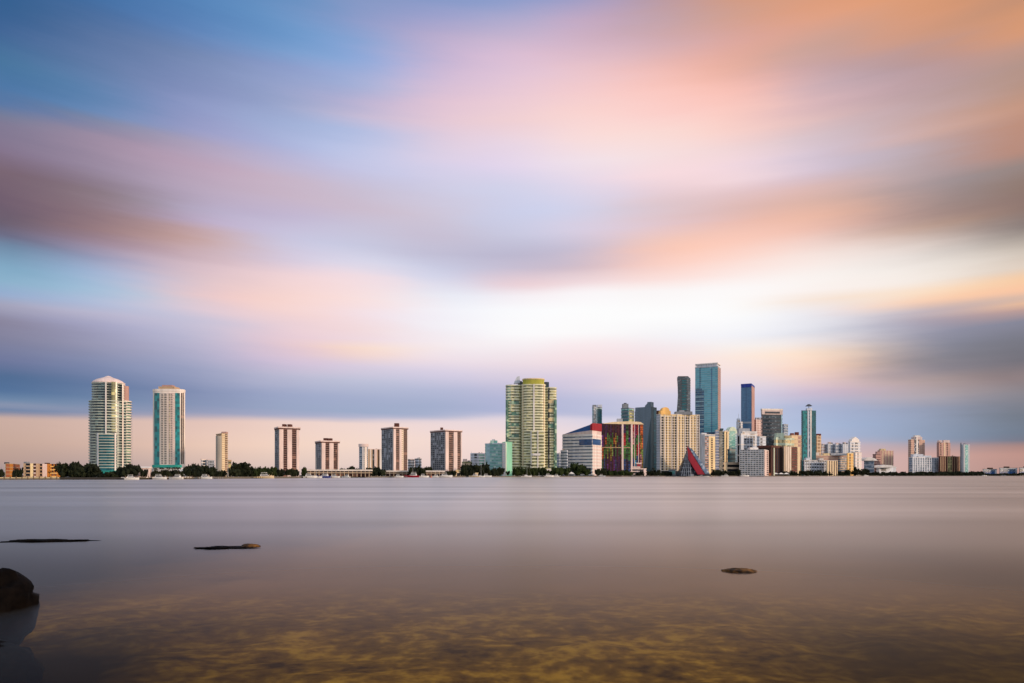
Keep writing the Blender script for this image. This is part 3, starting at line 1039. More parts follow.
# --- distant pale blocks between the striped towers
w = Tower('apartment_block', 'distant pale block of two tones seen between the two biggest striped towers, its left part', 408, 410.5, 414.4, 459.6, 1500, a=50, wall='pale_grey')
w.bands(6, 'slate_window', 0.35, 0.3).cornice('pink_white', 0.6, 1.2)
w = Tower('apartment_block', 'distant whitish block with a grey stair strip, right-hand of the pale pair between striped towers', 415, 418.6, 421.4, 458.8, 1500, a=50, wall='cool_white')
w.bands(6, 'slate_window', 0.3, 0.3).strip('R', 419, 420.4, 'mid_grey', name='stair_shaft').cornice('white_paint', 0.6, 1.0)
w = Tower('apartment_block', 'distant low beige stepped block right of the widest striped tower', 462, 464.5, 473, 461.6, 1450, a=60, wall='beige_paint')
w.bands(4, 'olive_glass', 0.4, 0.3).block(463, 467, 459, 'pink_white')
w = Tower('apartment_block', 'distant white block with one dark slot, left of the teal office block', 470.5, 474, 485, 453, 1450, a=60, wall='pale_grey')
w.strip('R', 474.4, 476.8, 'shadow_window', 453.6, 458).strip('R', 479, 484, 'sea_glass').bands(8, 'cool_white', 0.35, 0.35).mast(471.4, 451.5, r=0.4)

# --- teal office block and mint slab
Y = 1120
w = Tower('office_block', 'low teal glass office block with a white end bay, left of the mint green slab', 485.2, 501.8, 505.2, 443.6, Y, a=24, wall='sea_glass')
w.bands(11, 'pale_glass', 0.28, 0.35).strip('R', 502, 505.1, 'white_paint', proud=0.6, name='pier').strip('L', 486.4, 490, 'pale_glass', proud=0.5)
w.block(490.5, 497.5, 440.6, 'sea_glass').block(492, 495, 439.3, 'pale_grey', name='roof_tank', deep=4).cornice('cool_white', 0.4, 0.9)
w = Tower('office_block', 'narrow mint green slab with a pale white edge in front of the yellow-green twin-slot tower', 502.4, 505.4, 512.2, 442.4, Y - 12, a=66, wall='mint_paint')
w.strip('L', 502.5, 505.2, 'white_paint', name='wall_panel').strip('R', 505.5, 506.3, 'white_paint', name='pier', proud=0.6).cornice('mint_paint', 0.3, 1.0)
w.balconies('L', 502.5, 505.3, 14, 'cool_white', proud=0.5, thick=0.3)

# --- big yellow-green tower with two dark slots
Y = 1180
wings = [('L', ellipse(506.0, 521, Y + 10, 0.8, 16, 3.0), 384.6), ('R', ellipse(545.5, 556.2, Y + 10, 0.9, 16, 3.0), 387.2)]
pl = ellipse(521.6, 545.2, Y, 0.7, 24, 3.2)
w = Tower('apartment_tower', 'broad cream and green glass tower with two dark vertical slots and a curved yellow crown', 0, 0, 0, 384, Y, poly=pl, wall='olive_glass', cat='tower')
w.bands(34, 'lemon_white', 0.46, 0.9, name='balcony')
core = [(gx(518, Y + 32), Y + 32), (gx(549, Y + 32), Y + 32), (gx(549, Y + 60), Y + 60), (gx(518, Y + 60), Y + 60)]
w.add('dark_core', MB().prism(core, w.base, gz(382, Y + 32)), 'dark_slate')
for nm, p_, yt in wings:
    w.add('side_wing', MB().prism(p_, w.base, gz(yt, Y + 10)), 'olive_glass')
    w.bands(33, 'lemon_white', 0.46, 0.9, name='wing_balcony', z1=gz(yt, Y + 10), poly=p_)
    # bulging outer balconies
    q = ellipse(505.6, 508.6, Y + 6, 1.0, 10) if nm == 'L' else ellipse(553.6, 556.8, Y + 6, 1.0, 10)
    w.add('corner_bay', MB().prism(q, w.base, gz(400, Y + 6)), 'green_glass')
    keep = w.poly
    w.poly = p_
    if nm == 'L':
        for yy in (401, 412, 423, 434):
            w.bow(511.5, 519, 'green_glass', yy, yy + 3.4, proud=1.6, name='green_balcony')
        w.bow(507.4, 511, 'green_glass', 386, 468, proud=0.8)
    else:
        for yy in (400, 409, 418):
            w.bow(548.5, 555, 'straw_paint', yy, yy + 3.2, proud=1.6, name='yellow_balcony')
        w.bow(548.5, 555, 'green_glass', 424, 428, proud=1.6, name='green_balcony')
        w.bow(548.0, 549.6, 'dark_window', 388, 468, proud=1.3)
    w.poly = keep
w.bow(533.2, 534.6, 'white_paint', 384, 434, proud=1.6, name='pier')
w.bow(522.2, 523.4, 'cream_paint', 384, 466, proud=1.5, name='pier')
w.bow(543.6, 544.8, 'cream_paint', 384, 466, proud=1.5, name='pier')
bay = ellipse(530.5, 544.2, Y - 6, 0.4, 16, 4)
w.add('front_bay', MB().prism(bay, w.base, gz(431, Y)), 'olive_glass')
w.bands(14, 'lemon_white', 0.4, 0.8, name='bay_balcony', z1=gz(431, Y), poly=bay)
w.poly, keep = bay, w.poly
for px in (530.6, 537.4, 543.2):
    w.bow(px, px + 1.0, 'white_paint', 430.6, 468, proud=1.5, name='pier', k=1)
w.bow(530.8, 540.5, 'white_paint', 453.4, 455.6, proud=3, name='canopy')
w.poly = keep
crown = ellipse(522.6, 544.2, Y - 1, 0.7, 24, 2.6)
w.add('crown', MB().prism(crown, gz(384, Y) - 0.2, gz(379.2, Y)), 'lime_crown')
w.add('crown_rim', MB().prism(offset_poly(crown, 0.8), gz(379.3, Y), gz(378.2, Y)), 'straw_paint')
w.add('spire_fin', MB().loft([[(gx(a, Y + 20), b, gz(383.5, Y + 20)) for a, b in ((513.8, Y + 16), (520.4, Y + 16), (520.4, Y + 24), (513.8, Y + 24))],
                             [(gx(a, Y + 20), b, gz(c, Y + 20)) for a, b, c in ((516.6, Y + 16, 377.2), (519.6, Y + 16, 376.2), (519.6, Y + 24, 376.2), (516.6, Y + 24, 377.2))]]), 'cool_white')
w.block(519.8, 522, 381.2, 'dark_grey', name='roof_tank', deep=4).block(545.2, 547.2, 382, 'dark_grey', name='roof_tank', deep=4)
w.add('podium', MB().prism(ellipse(512, 556, Y - 40, 0.3, 16, 4), w.base, gz(469, Y - 40)), 'warm_white')

w = Tower('office_block', 'small distant blue grey block between the twin-slot tower and the slanted-roof office', 556.5, 559, 563, 453.6, 1500, a=50, wall='bluegrey_window')
w.bands(8, 'pale_grey', 0.35, 0.3).cornice('pale_grey', 0.4, 0.8)

# --- white office with slanted blue roof and red end
Y = 1225
w = Tower('office_block', 'white banded office with a slanted blue roof and a red corner block', 562.6, 592.2, 601.4, 434.0, Y, a=30, wall='bluegrey_window', cat='office')
w.bands(13, 'white_paint', 0.64, 0.5)
C, dl, nl, Ln = w.faces['L']
_, dr, nr, Rn = w.faces['R']
w.strip('R', 592.4, 601.3, 'pink_white', proud=0.35, name='wall_panel')  # pinkish sunlight on this end is painted into wall and balconies
w.balconies('R', 592.3, 601.3, 13, 'pink_white', proud=0.8, thick=0.5)
w.strip('L', 579.4, 592.0, 'navy_window', 439.2, 445.2, proud=0.9, name='blue_band').strip('R', 592.3, 600.4, 'navy_window', 439.2, 445.0, proud=1.0, name='blue_band')
p0 = C + dl * Ln
rb = [C, C + dr * Rn, p0 + dr * Rn, p0]
tops = [gz(424.2, Y), gz(423.4, Y), gz(432.4, Y), gz(433.4, Y)]
w.add('attic', MB().loft([[(p.x, p.y, w.top - 0.1) for p in rb], [(p.x, p.y, w.top + h) for p, h in zip(rb, (7.0, 7.0, 1.2, 1.2))]]), 'pink_white')
ob = [C + dl * 3 + dr * 2, C + dl * 3 + dr * (Rn - 2), p0 - dl * 3 + dr * (Rn - 2), p0 - dl * 3 + dr * 2]
w.add('slanted_roof', MB().loft([[(p.x, p.y, w.top + 0.5) for p in ob], [(p.x, p.y, max(w.top + 1.8, h)) for p, h in zip(ob, tops)]]), 'navy_paint')
rr = [C + dl * 3.5 - dr * 0.6, C - dl * 0.6 - dr * 0.6, C - dl * 0.6 + dr * (Rn + 0.6), C + dl * 3.5 + dr * (Rn + 0.6)]
w.add('red_corner_block', MB().loft([[(p.x, p.y, w.top + 6.6) for p in rr], [(p.x, p.y, h) for p, h in zip(rr, (gz(424.4, Y), gz(423.0, Y), gz(422.4, Y), gz(424, Y)))]]), 'red_paint')
w.strip('L', 564, 591, 'shadow_window', 468, 474, proud=1.0, name='entrance')
w = Tower('office_block', 'small pale annex against the left end of the slanted-roof office', 560.8, 566.9, 567.4, 450.5, Y - 10, a=30, wall='bluegrey_window')
w.bands(9, 'cool_white', 0.5, 0.4).cornice('cool_white', 0.3, 0.8)

# --- dark tower behind, striped two-tone
Y = 1800
w = Tower('office_tower', 'slim distant tower, half blue grey and half teal glass, above the slanted-roof office', 592.2, 593.4, 602, 407, Y, a=64, wall='pale_glass', cat='tower')
w.strip('R', 592.6, 595.8, 'bluegrey_window', 406.8, None, proud=1.2, name='window_strip').strip('R', 597.4, 601.6, 'deep_teal_glass', 409, None, proud=0.8)
w.block(592.6, 596.4, 405, 'mid_grey').block(597.5, 601.8, 404.8, 'cool_white', name='crown').bands(24, 'pale_grey', 0.22, 0.4)
w = Tower('office_tower', 'distant grey green glass tower with rooftop plant, behind the rainbow panelled building', 621.2, 628.8, 634.2, 407.6, Y - 40, a=40, wall='sea_glass', cat='tower')
w.strip('L', 622, 628, 'deep_teal_glass', 410).bands(20, 'mid_grey', 0.3, 0.5).block(622.4, 628, 404, 'mid_grey').block(624, 626.4, 403, 'dark_grey', name='roof_tank')
w.strip('R', 629, 634, 'olive_glass', 410, proud=0.3)

# --- rainbow panelled building
Y = 1310
pl_lab = 'dark building with rainbow coloured lights painted on its panels, two white piers, pale cornice'
w = Tower('apartment_building', pl_lab, 600.9, 601.9, 643.2, 423.2, Y, a=78, wall='panel_night')
C, dr, nr, Rn = w.faces['R']
bays = []
x = 602.0
pal_low = ['purple', 'violet', 'wine', 'night', 'magenta', 'purple', 'night', 'blue', 'wine', 'violet', 'night', 'purple', 'magenta', 'dark_green']
pal_top = ['wine', 'magenta', 'night', 'purple', 'violet', 'night', 'blue', 'magenta', 'purple', 'wine', 'violet', 'night']
pal_mid = ['orange', 'dark_green', 'green', 'wine', 'olive', 'amber', 'green', 'olive', 'dark_green', 'red', 'night', 'green', 'wine', 'lime']
rnd = random.Random(5)
edges = [602.0 + 1.62 * i for i in range(12)] + [621.4, 623.2, 625.8, 628.4, 630.6, 632.4, 634.4, 636.4, 638.4, 640.4, 641.8, 643.0]
special = {632.4: ['red', 'pink', 'green', 'blue'], 634.4: ['magenta', 'dark_green', 'green', 'sky_blue'], 636.4: ['red', 'green', 'red', 'blue'], 638.4: ['night', 'dark_green', 'red', 'wine'],
           640.4: ['orange', 'amber', 'lime', 'pink'], 641.8: ['orange', 'orange', 'lime', 'amber'], 623.2: ['purple', 'red', 'green', 'blue'], 625.8: ['dark_green', 'green', 'dark_green', 'night'], 628.4: ['wine', 'violet', 'green', 'blue']}
for xa, xb in zip(edges, edges[1:]):
    if abs(xa - 621.4) < .01 or abs(xa - 630.6) < .01:
        w.strip('R', xa, xb, 'pink_white', 423.8, None, proud=1.6, name='pier')
        continue
    cuts = [424.2, 434 + rnd.uniform(-3, 4), 445 + rnd.uniform(-3, 4), 456 + rnd.uniform(-3, 5), 474]
    cs = special.get(xa) or [rnd.choice(pal_top), rnd.choice(pal_mid + ['night', 'purple', 'violet', 'wine']), rnd.choice(pal_mid + ['olive', 'dark_green']), rnd.choice(pal_low)]
    for (ya, yb), cc in zip(zip(cuts, cuts[1:]), cs):
        w.strip('R', xa + 0.04, xb - 0.04, 'panel_' + cc, ya, yb, proud=0.4, name='painted_light_panel')  # the facade's coloured lights are put into the panel colours
for xa in edges[1:12]:
    w.strip('R', xa - 0.14, xa + 0.14, 'brown_paint', 424, None, proud=1.0, name='mullion')
for xa in (634.4, 638.4):
    w.strip('R', xa - 0.25, xa + 0.25, 'pink_white', 424, None, proud=1.0, name='mullion')
w.balconies('R', 601.9, 643.1, 22, 'dark_brown', proud=0.75, thick=0.16, name='floor_band')
w.strip('R', 602, 630, 'tan_paint', 447.2, 447.9, proud=1.1, name='floor_band')
w.strip('L', 600.4, 601.6, 'wine' if 'wine' in MATS else 'panel_wine', name='window_strip')
pz = [(602.5, 423.6), (612, 421.9), (630, 420.8), (640, 421.4), (643.4, 423.4)]
mbc = MB()
C0 = C
rings = []
for px, py in pz:
    s = w.s_at('R', px)
    p = C + dr * s
    o, i_ = p + nr * 2.0, p - nr * 16
    zt = gz(py, Y)
    rings.append([(o.x, o.y, w.top - 1.2), (o.x, o.y, zt), (i_.x, i_.y, zt), (i_.x, i_.y, w.top - 1.2)])
mbc.loft([list(reversed(r)) for r in rings])
w.add('cornice', mbc, 'cream_paint')
w.block(617, 622.4, 418.8, 'pale_grey', deep=8)

# --- slate faceted tower
Y = 1560
w = Tower('office_tower', 'slate grey faceted tower with a stepped top and dark teal side', 635.2, 651.2, 656.6, 406.6, Y, a=36, wall='slate', cat='tower', body='wall')
C, dl, nl, Ln = w.faces['L']
_, dr, nr, Rn = w.faces['R']
w.strip('R', 651.3, 656.5, 'dark_slate', proud=0.6, name='side_wall')
w.strip('R', 653.6, 656.4, 'deep_teal_glass', 410, None, proud=0.9)
s0, s1, s2 = w.s_at('L', 641.2), w.s_at('L', 645), w.s_at('L', 647.4)
def fin(sa, sb, yt, deep, yt2=None):
    q = [C + dl * sb + nl * 0.5, C + dl * sa + nl * 0.5, C + dl * sa - nl * deep, C + dl * sb - nl * deep]
    zt = gz(yt, Y)
    zt2 = gz(yt2, Y) if yt2 else zt
    w.add('stepped_crown', MB().loft([[(p.x, p.y, w.top - 0.2) for p in q], [(q[0].x, q[0].y, zt2), (q[1].x, q[1].y, zt), (q[2].x, q[2].y, zt), (q[3].x, q[3].y, zt2)]]), 'slate')
fin(0.3, s2, 401.8, 14)
fin(s2 - 0.05, s1, 403, 12, 405.5)
# crease: a triangular facet leaning across the front
q1 = C + dl * w.s_at('L', 650.8)
q2 = C + dl * w.s_at('L', 643.5)
q3 = C + dl * w.s_at('L', 647.5)
mbf = MB()
pts3 = [(q1 + nl * 0.6, gz(418, Y)), (q2 + nl * 0.6, gz(472, Y)), (q3 + nl * 2.4, gz(472, Y)), (q1 + nl * 0.6, gz(472, Y))]
mbf.v = [(p.x, p.y, z) for p, z in pts3] + [(p.x - nl.x * 2, p.y - nl.y * 2, z) for p, z in pts3]
mbf.f = [(0, 1, 2), (0, 2, 3), (4, 6, 5), (4, 7, 6), (0, 4, 5, 1), (1, 5, 6, 2), (2, 6, 7, 3), (3, 7, 4, 0)]
w.add('facet', mbf, 'dark_slate')
w.balconies('L', 635.3, 651, 26, 'slate', proud=0.3, thick=0.7, name='floor_band')
w = Tower('office_tower', 'lower slate step of the faceted tower group, directly behind the rainbow building corner', 634.9, 639.5, 642.5, 411.6, Y + 60, a=40, wall='slate', cat='tower')
w.bands(22, 'mid_grey', 0.25, 0.3).cornice('slate', 0.3, 1)

# --- yellow gridded building
Y = 1330
w = Tower('apartment_building', 'wide yellow apartment building with white grid lines and a rounded yellow gable', 656.6, 660.2, 699.2, 414.2, Y, a=76, wall='straw_paint')
w.strip('L', 656.7, 660, 'pale_grey', name='wall_panel')  # grey light on this side is put into panel and band colours
for xa, xb in ((661.2, 663.4), (672.2, 673.8), (674.6, 676.2), (685.4, 687.2), (687.8, 688.8), (697.2, 698.6)):
    w.strip('R', xa, xb, 'shadow_window', 416, None)
for xa, xb in ((666.0, 667.0), (669.4, 670.2), (679.2, 680.0), (682.2, 683.0), (691.4, 692.2), (694.4, 695.2)):
    w.strip('R', xa, xb, 'brown_window', 416, None)
w.balconies('R', 660.3, 699, 24, 'warm_white', proud=0.6, thick=0.22, name='floor_band')
w.balconies('L', 656.7, 660, 24, 'cool_white', proud=0.6, thick=0.26, name='floor_band')
for px in (660.4, 664.2, 671.4, 676.8, 684.6, 689.4, 696.4, 698.7):
    w.strip('R', px, px + 0.7, 'warm_white', 414.6, None, proud=1.1, name='pier')
C, dr, nr, Rn = w.faces['R']
sa, sb = w.s_at('R', 660.4), w.s_at('R', 670.6)
mid, hw = (sa + sb) / 2, (sb - sa) / 2
prof = [(sa, w.top - 0.3), (sb, w.top - 0.3), (sb, gz(411, Y))] + [(mid + hw * 0.75 * math.cos(tt), gz(410.6, Y) + (gz(407, Y) - gz(410.6, Y)) * math.sin(tt)) for tt in [math.pi * i / 8 for i in range(9)]] + [(sa, gz(411, Y))]
w.add('gable', MB().loft([[tuple((C + dr * s - nr * 8).to_3d() + Vector((0, 0, z))) for s, z in prof], [tuple((C + dr * s + nr * 0.9).to_3d() + Vector((0, 0, z))) for s, z in prof]]), 'yellow_paint')
w.cornice('warm_white', 0.5, 0.9)
w.block(675, 691.5, 411.8, 'mid_grey').block(679, 684, 410.6, 'pale_grey', name='mechanical_room', deep=6).block(656.8, 660, 410.6, 'brown_paint', name='roof_tank', deep=5)
w.strip('R', 661, 699, 'shadow_window', 471, None, proud=1.2, name='entrance')

# --- dark waisted tower
Y = 1900
sec = [(470, 676.6, 690.4), (411, 676.8, 690.4), (403, 677.4, 690.4), (395, 677.9, 690.4), (386, 677.7, 690.4), (377.2, 677.1, 690.4)]
w = Tower('office_tower', 'dark green glass tower with a waisted curving left edge', 0, 0, 0, 470, Y, poly=[(gx(676, Y), Y), (gx(688, Y), Y), (gx(691, Y + 18), Y + 18), (gx(691, Y + 36), Y + 36), (gx(677, Y + 36), Y + 36)], wall='grey_glass', cat='tower', body='base')
rings = []
for py, xa, xb in sec:
    xm = xb - 3
    rings.append([(gx(xa, Y), Y, gz(py, Y)), (gx(xm, Y), Y, gz(py, Y)), (gx(xb, Y + 16), Y + 16, gz(py, Y)), (gx(xb, Y + 36), Y + 36, gz(py, Y)), (gx(xa, Y + 36), Y + 36, gz(py, Y))])
w.add('wall', MB().loft(rings), 'grey_glass')
for i in range(30):
    py = 379 + i * 2.6
    for (ya, a0, a1), (yb, b0, b1) in zip(sec[1:], sec):
        if ya <= py <= yb:
            f = (py - ya) / (yb - ya)
            xa, xb = a0 + (b0 - a0) * f, a1 + (b1 - a1) * f
            w.add('floor_band', MB().prism([(gx(xa - .1, Y - .8), Y - .8), (gx(xb - 3, Y - .8), Y - .8), (gx(xb + .1, Y + 16), Y + 15.5), (gx(xb + .1, Y + 30), Y + 30), (gx(xa - .1, Y + 30), Y + 30)], gz(py + 0.6, Y), gz(py, Y)), 'dark_grey')
            break
w.add('roof_screen', MB().prism([(gx(677.8, Y + 3), Y + 3), (gx(688, Y + 3), Y + 3), (gx(689.4, Y + 28), Y + 28), (gx(677.8, Y + 28), Y + 28)], gz(377.3, Y), gz(376.0, Y)), 'dark_grey')
w.add('glass_bay', MB().loft([[(gx(a, Y - .5), Y - .5, gz(py, Y)), (gx(b, Y - .5), Y - .5, gz(py, Y)), (gx(b, Y + 2), Y + 2, gz(py, Y)), (gx(a, Y + 2), Y + 2, gz(py, Y))] for py, a, b in ((410, 682, 686.5), (380, 682, 686.5))]), 'deep_teal_glass')

# --- tallest glass tower
Y = 1500
w = Tower('skyscraper', 'tallest tower, pale blue glass with an open frame crown', 695.2, 717.6, 720.6, 366.4, Y, a=27, wall='tower_glass', cat='skyscraper')
w.strip('L', 695.4, 704.0, 'tower_glass_dark', 390.5, 468, proud=0.35, name='lower_glass_and_reflection').strip('L', 695.4, 702, 'tower_glass_dark', 388.4, 390.4, proud=0.35, name='lower_glass_and_reflection')  # dark reflection on the lower left is painted as darker glass
w.strip('L', 704.3, 717.3, 'tower_glass_dark', 432, None, proud=0.4, name='lower_glass_and_reflection')
w.strip('L', 699.6, 700.5, 'tower_glass_dark', 368, 388, proud=0.45, name='vertical_seam').strip('L', 711.2, 712.2, 'blue_glass', 368, 432, proud=0.45, name='vertical_seam')
w.strip('R', 717.8, 720.5, 'pink_tan', proud=0.5, name='side_wall')  # sunlit pink is put into this side's colour
w.balconies('L', 695.3, 717.4, 50, 'pale_glass', proud=0.5, thick=0.12, name='floor_band')
w.balconies('R', 717.8, 720.5, 50, 'mid_grey', proud=0.7, thick=0.2, name='floor_band')
w.balconies('L', 695.4, 703.8, 16, 'pale_glass', ya=392, yb=466, proud=0.7, thick=0.18, name='lower_floor_band')
C, dl, nl, Ln = w.faces['L']
w.piers('L', 9, 'white_paint', 0.16, 0.1, ya=362.6, yb=367, name='crown_post')
w.add('crown_rail', MB().prism(offset_poly(w.poly, 0.15), gz(363.4, Y), gz(362.4, Y)), 'white_paint')
w.add('crown_screen', MB().prism(offset_poly(w.poly, -2), w.top - .2, gz(363.3, Y)), 'cool_white')
w.add('parapet', MB().prism(offset_poly(w.poly, 0.6), gz(366.8, Y), gz(365.9, Y)), 'pale_grey')

# --- pyramid atrium with crimson edge
Y = 1290
ap = (gx(688.2, Y + 14), Y + 14, gz(446.6, Y + 14))
bl = [(gx(679, Y), Y, LAND_Z - .2), (gx(691, Y - 10), Y - 10, LAND_Z - .2), (gx(711.5, Y + 4), Y + 4, LAND_Z - .2), (gx(700, Y + 34), Y + 34, LAND_Z - .2), (gx(676, Y + 30), Y + 30, LAND_Z - .2)]
root = thing('glass_pyramid', 'glass pyramid atrium with one sloping crimson edge in front of the yellow building', 'pyramid', (gx(690, Y), Y, LAND_Z - 0.2))
off = tuple(root.location)
mbp = MB()
mbp.v = bl + [ap]
mbp.f = [(0, 1, 5), (1, 2, 5), (2, 3, 5), (3, 4, 5), (4, 0, 5), (4, 3, 2, 1, 0)]
link('glass_shell', mbp.mesh('glass_shell', off), 'dark_window', root)  # dark left face stands in for shade on the yellow building's windows
A = Vector(ap)


def plate(pa, pb, pc, pd, th, mat, name):
    q = [Vector(p) for p in (pa, pb, pc, pd)]
    nrm_ = (q[1] - q[0]).cross(q[2] - q[0]).normalized()
    if nrm_.y > 0:
        nrm_ = -nrm_
        q.reverse()
    mb_ = MB()
    mb_.v = [tuple(p - nrm_ * 0.5) for p in q] + [tuple(p + nrm_ * th) for p in q]
    mb_.f = [(3, 2, 1, 0), (4, 5, 6, 7)] + [(i, (i + 1) % 4, 4 + (i + 1) % 4, 4 + i) for i in range(4)]
    link(name, mb_.mesh(name, off), mat, root)


b1, b2 = Vector(bl[1]), Vector(bl[2])
f1 = b1 + (b2 - b1) * 0.50
f2 = b1 + (b2 - b1) * 0.86


def gp(px, py, Yq):
    return Vector((gx(px, Yq), Yq, gz(py, Yq)))


plate(gp(687.2, 446.2, Y + 8), gp(704.6, 474.6, Y - 9), gp(697.6, 474.6, Y - 9), gp(688.2, 459.5, Y - 1), 1.2, 'crimson_steel', 'crimson_edge')
for i in range(1, 7):
    f = i / 7
    a_, b_ = Vector(bl[0]).lerp(A, f), b1.lerp(A, f)
    link('glazing_bar', MB().tube(a_ - Vector((0, .5, 0)), b_ - Vector((0, .5, 0)), 0.5, 0.5, 4).mesh('glazing_bar', off), 'pale_grey', root)
for f in (0.2, 0.4, 0.6, 0.8, 1.0):
    a_ = Vector(bl[0]).lerp(b1, f)
    link('glazing_bar', MB().tube(a_ - Vector((0, .5, 0)), A - Vector((0, .5, 0)), 0.5, 0.3, 4).mesh('glazing_bar', off), 'pale_grey', root)
plate(gp(688.4, 447.2, Y + 10), gp(692.4, 449.6, Y + 10), gp(709.5, 473.5, Y - 4), gp(705.2, 474.2, Y - 6), 0.8, 'bluegrey_window', 'glass_slope')

# --- white, mauve and cream block in front of the tallest tower
Y = 1400
w = Tower('apartment_block', 'mid-rise block of white, mauve and cream stripes in front of the tallest tower', 699.4, 704.8, 715.2, 434.4, Y, a=56, wall='pale_grey')
w.strip('L', 700.4, 704.6, 'cool_white', name='wall_panel', proud=0.5).strip('R', 705, 708.4, 'slate_window', 436).strip('R', 708.8, 715, 'straw_paint', 436.4, None, proud=0.5, name='wall_panel')
w.strip('R', 710.8, 712.6, 'brown_window', 438, None, proud=0.7).balconies('R', 710.4, 713.2, 17, 'straw_paint', ya=437, proud=1.1, thick=0.3)
w.balconies('R', 705, 708.4, 17, 'pink_tan', ya=436, proud=0.6, thick=0.4).block(701, 706, 433, 'cool_white').cornice('warm_white', 0.3, 0.8)
w = Tower('office_block', 'dark navy glass block with pale floor lines, tucked against the foot of the tallest tower', 714.6, 715.4, 722.4, 430.5, 1440, a=62, wall='navy_window')
w.bands(16, 'pale_grey', 0.25, 0.4).strip('R', 719, 722.2, 'grey_glass', 431, None, proud=0.6).block(720, 723, 428.5, 'dark_slate', deep=6)

# --- cream tower and arched glass tower
Y = 1650
w = Tower('apartment_tower', 'slim cream tower right of the tallest tower', 722.4, 724.4, 728.8, 431.6, Y, a=56, wall='straw_paint', cat='tower')
w.strip('R', 726.2, 727.0, 'brown_window', proud=0.5).strip('L', 722.5, 724.2, 'grey_glass').bands(17, 'cream_paint', 0.3, 0.35).cornice('cream_paint', 0.4, 0.9).block(724.6, 728, 430.4, 'warm_white', deep=6)
Y = 1800
w = Tower('office_tower', 'pale teal glass tower with a rounded arched top', 726.2, 728.6, 737.2, 433.0, Y, a=62, wall='pale_glass', cat='tower')
w.strip('R', 729.6, 735.2, 'sea_glass', 431, None, proud=0.5).bands(18, 'cool_white', 0.2, 0.35)
C, dr, nr, Rn = w.faces['R']
prof = [(0.2, w.top - 0.1), (Rn - 0.2, w.top - 0.1)] + [(Rn / 2 + (Rn / 2 - 0.2) * math.cos(tt), w.top + (gz(426.6, Y) - w.top) * math.sin(tt)) for tt in [math.pi * i / 12 for i in range(1, 12)]]
w.add('arched_top', MB().loft([[tuple((C + dr * s - nr * 12).to_3d() + Vector((0, 0, z))) for s, z in prof], [tuple((C + dr * s + nr * 0.3).to_3d() + Vector((0, 0, z))) for s, z in prof]]), 'green_white')
w = Tower('office_block', 'dark teal glass low block at the foot of the arched tower', 727.6, 729.6, 735.4, 449.4, 1600, a=60, wall='deep_teal_glass')
w.bands(6, 'dark_slate', 0.3, 0.3).cornice('dark_slate', 0.4, 0.8)
w = Tower('parking_structure', 'low cream and dark parking structure below the arched glass tower', 721, 723.5, 740, 462.6, 1480, a=66, wall='shadow_window', cat='car park')
w.bands(3, 'beige_paint', 0.45, 0.6).cornice('beige_paint', 0.5, 0.8)
w.strip('R', 724, 727, 'cream_paint', 463, None, proud=0.8, name='ramp_wall')

# --- blue slab tower and the white terrace below it
Y = 1900
w = Tower('skyscraper', 'blue slab skyscraper with a cobalt top edge and thin pink side', 741.0, 751.4, 754.6, 385.4, Y, a=27, wall='blue_glass', cat='skyscraper')
w.strip('L', 741.1, 751.3, 'cobalt_crown', 385.6, 387.4, proud=0.6, name='crown_band').strip('R', 751.6, 754.5, 'pink_tan', proud=0.5, name='side_wall')
w.add('crown', MB().prism(offset_poly(w.poly, 0.3), w.top - .1, gz(383.4, Y)), 'cobalt_crown')
w.balconies('L', 741.1, 751.2, 46, 'blue_glass', proud=0.35, thick=0.3, name='floor_band')
w.strip('L', 741.1, 751.3, 'pale_grey', 421.8, 423.4, proud=0.9, name='sky_lobby_band').strip('L', 745.9, 746.4, 'navy_window', 388, 421, proud=0.5, name='vertical_seam')
w = Tower('apartment_tower', 'thin white tower with a needle spire left of the blue slab skyscraper', 736.4, 738, 742.4, 421.5, 1850, a=58, wall='cool_white', cat='tower')
w.strip('R', 739.4, 740.6, 'slate_window', 423, None, proud=0.4).bands(22, 'white_paint', 0.3, 0.4).mast(738.6, 413.5, 'cool_white', 0.8).block(737, 740, 418.6, 'cool_white', deep=6)
Y = 1650
w = Tower('apartment_building', 'white stepped building with a dark window grid below the blue slab skyscraper', 736.8, 741, 757.2, 433.4, Y, a=62, wall='cool_white')
w.strip('R', 744.2, 755, 'slate_window', 436, None).balconies('R', 744.2, 755, 16, 'pale_grey', ya=436, proud=0.6, thick=0.3)
for px in (746.5, 749.2, 752):
    w.strip('R', px, px + 0.5, 'cool_white', 436, None, proud=0.8, name='pier')
w.block(741, 756, 431.4, 'white_paint', name='roof_terrace', deep=14).block(738, 749, 428.6, 'pale_grey', deep=12).strip('L', 737.8, 739.4, 'shadow_window', 436)
w.bands(4, 'white_paint', 0.1, 0.5)
w = Tower('apartment_tower', 'pale pinkish gridded tower between the blue slab and the dark glass tower', 753.8, 756, 762.4, 419.4, 1950, a=58, wall='pink_tan', cat='tower')
w.piers('R', 4, 'pink_white', 0.4).bands(24, 'pink_white', 0.35, 0.4).block(755.5, 761.5, 417.6, 'pale_grey', deep=8)
w = Tower('apartment_block', 'small bluish white block in front of the dark glass tower', 756.8, 759.5, 766, 436.4, 1640, a=60, wall='cool_white')
w.strip('R', 760.4, 762.4, 'slate_window', 438).bands(12, 'pale_grey', 0.25, 0.3).cornice('white_paint', 0.4, 0.8)

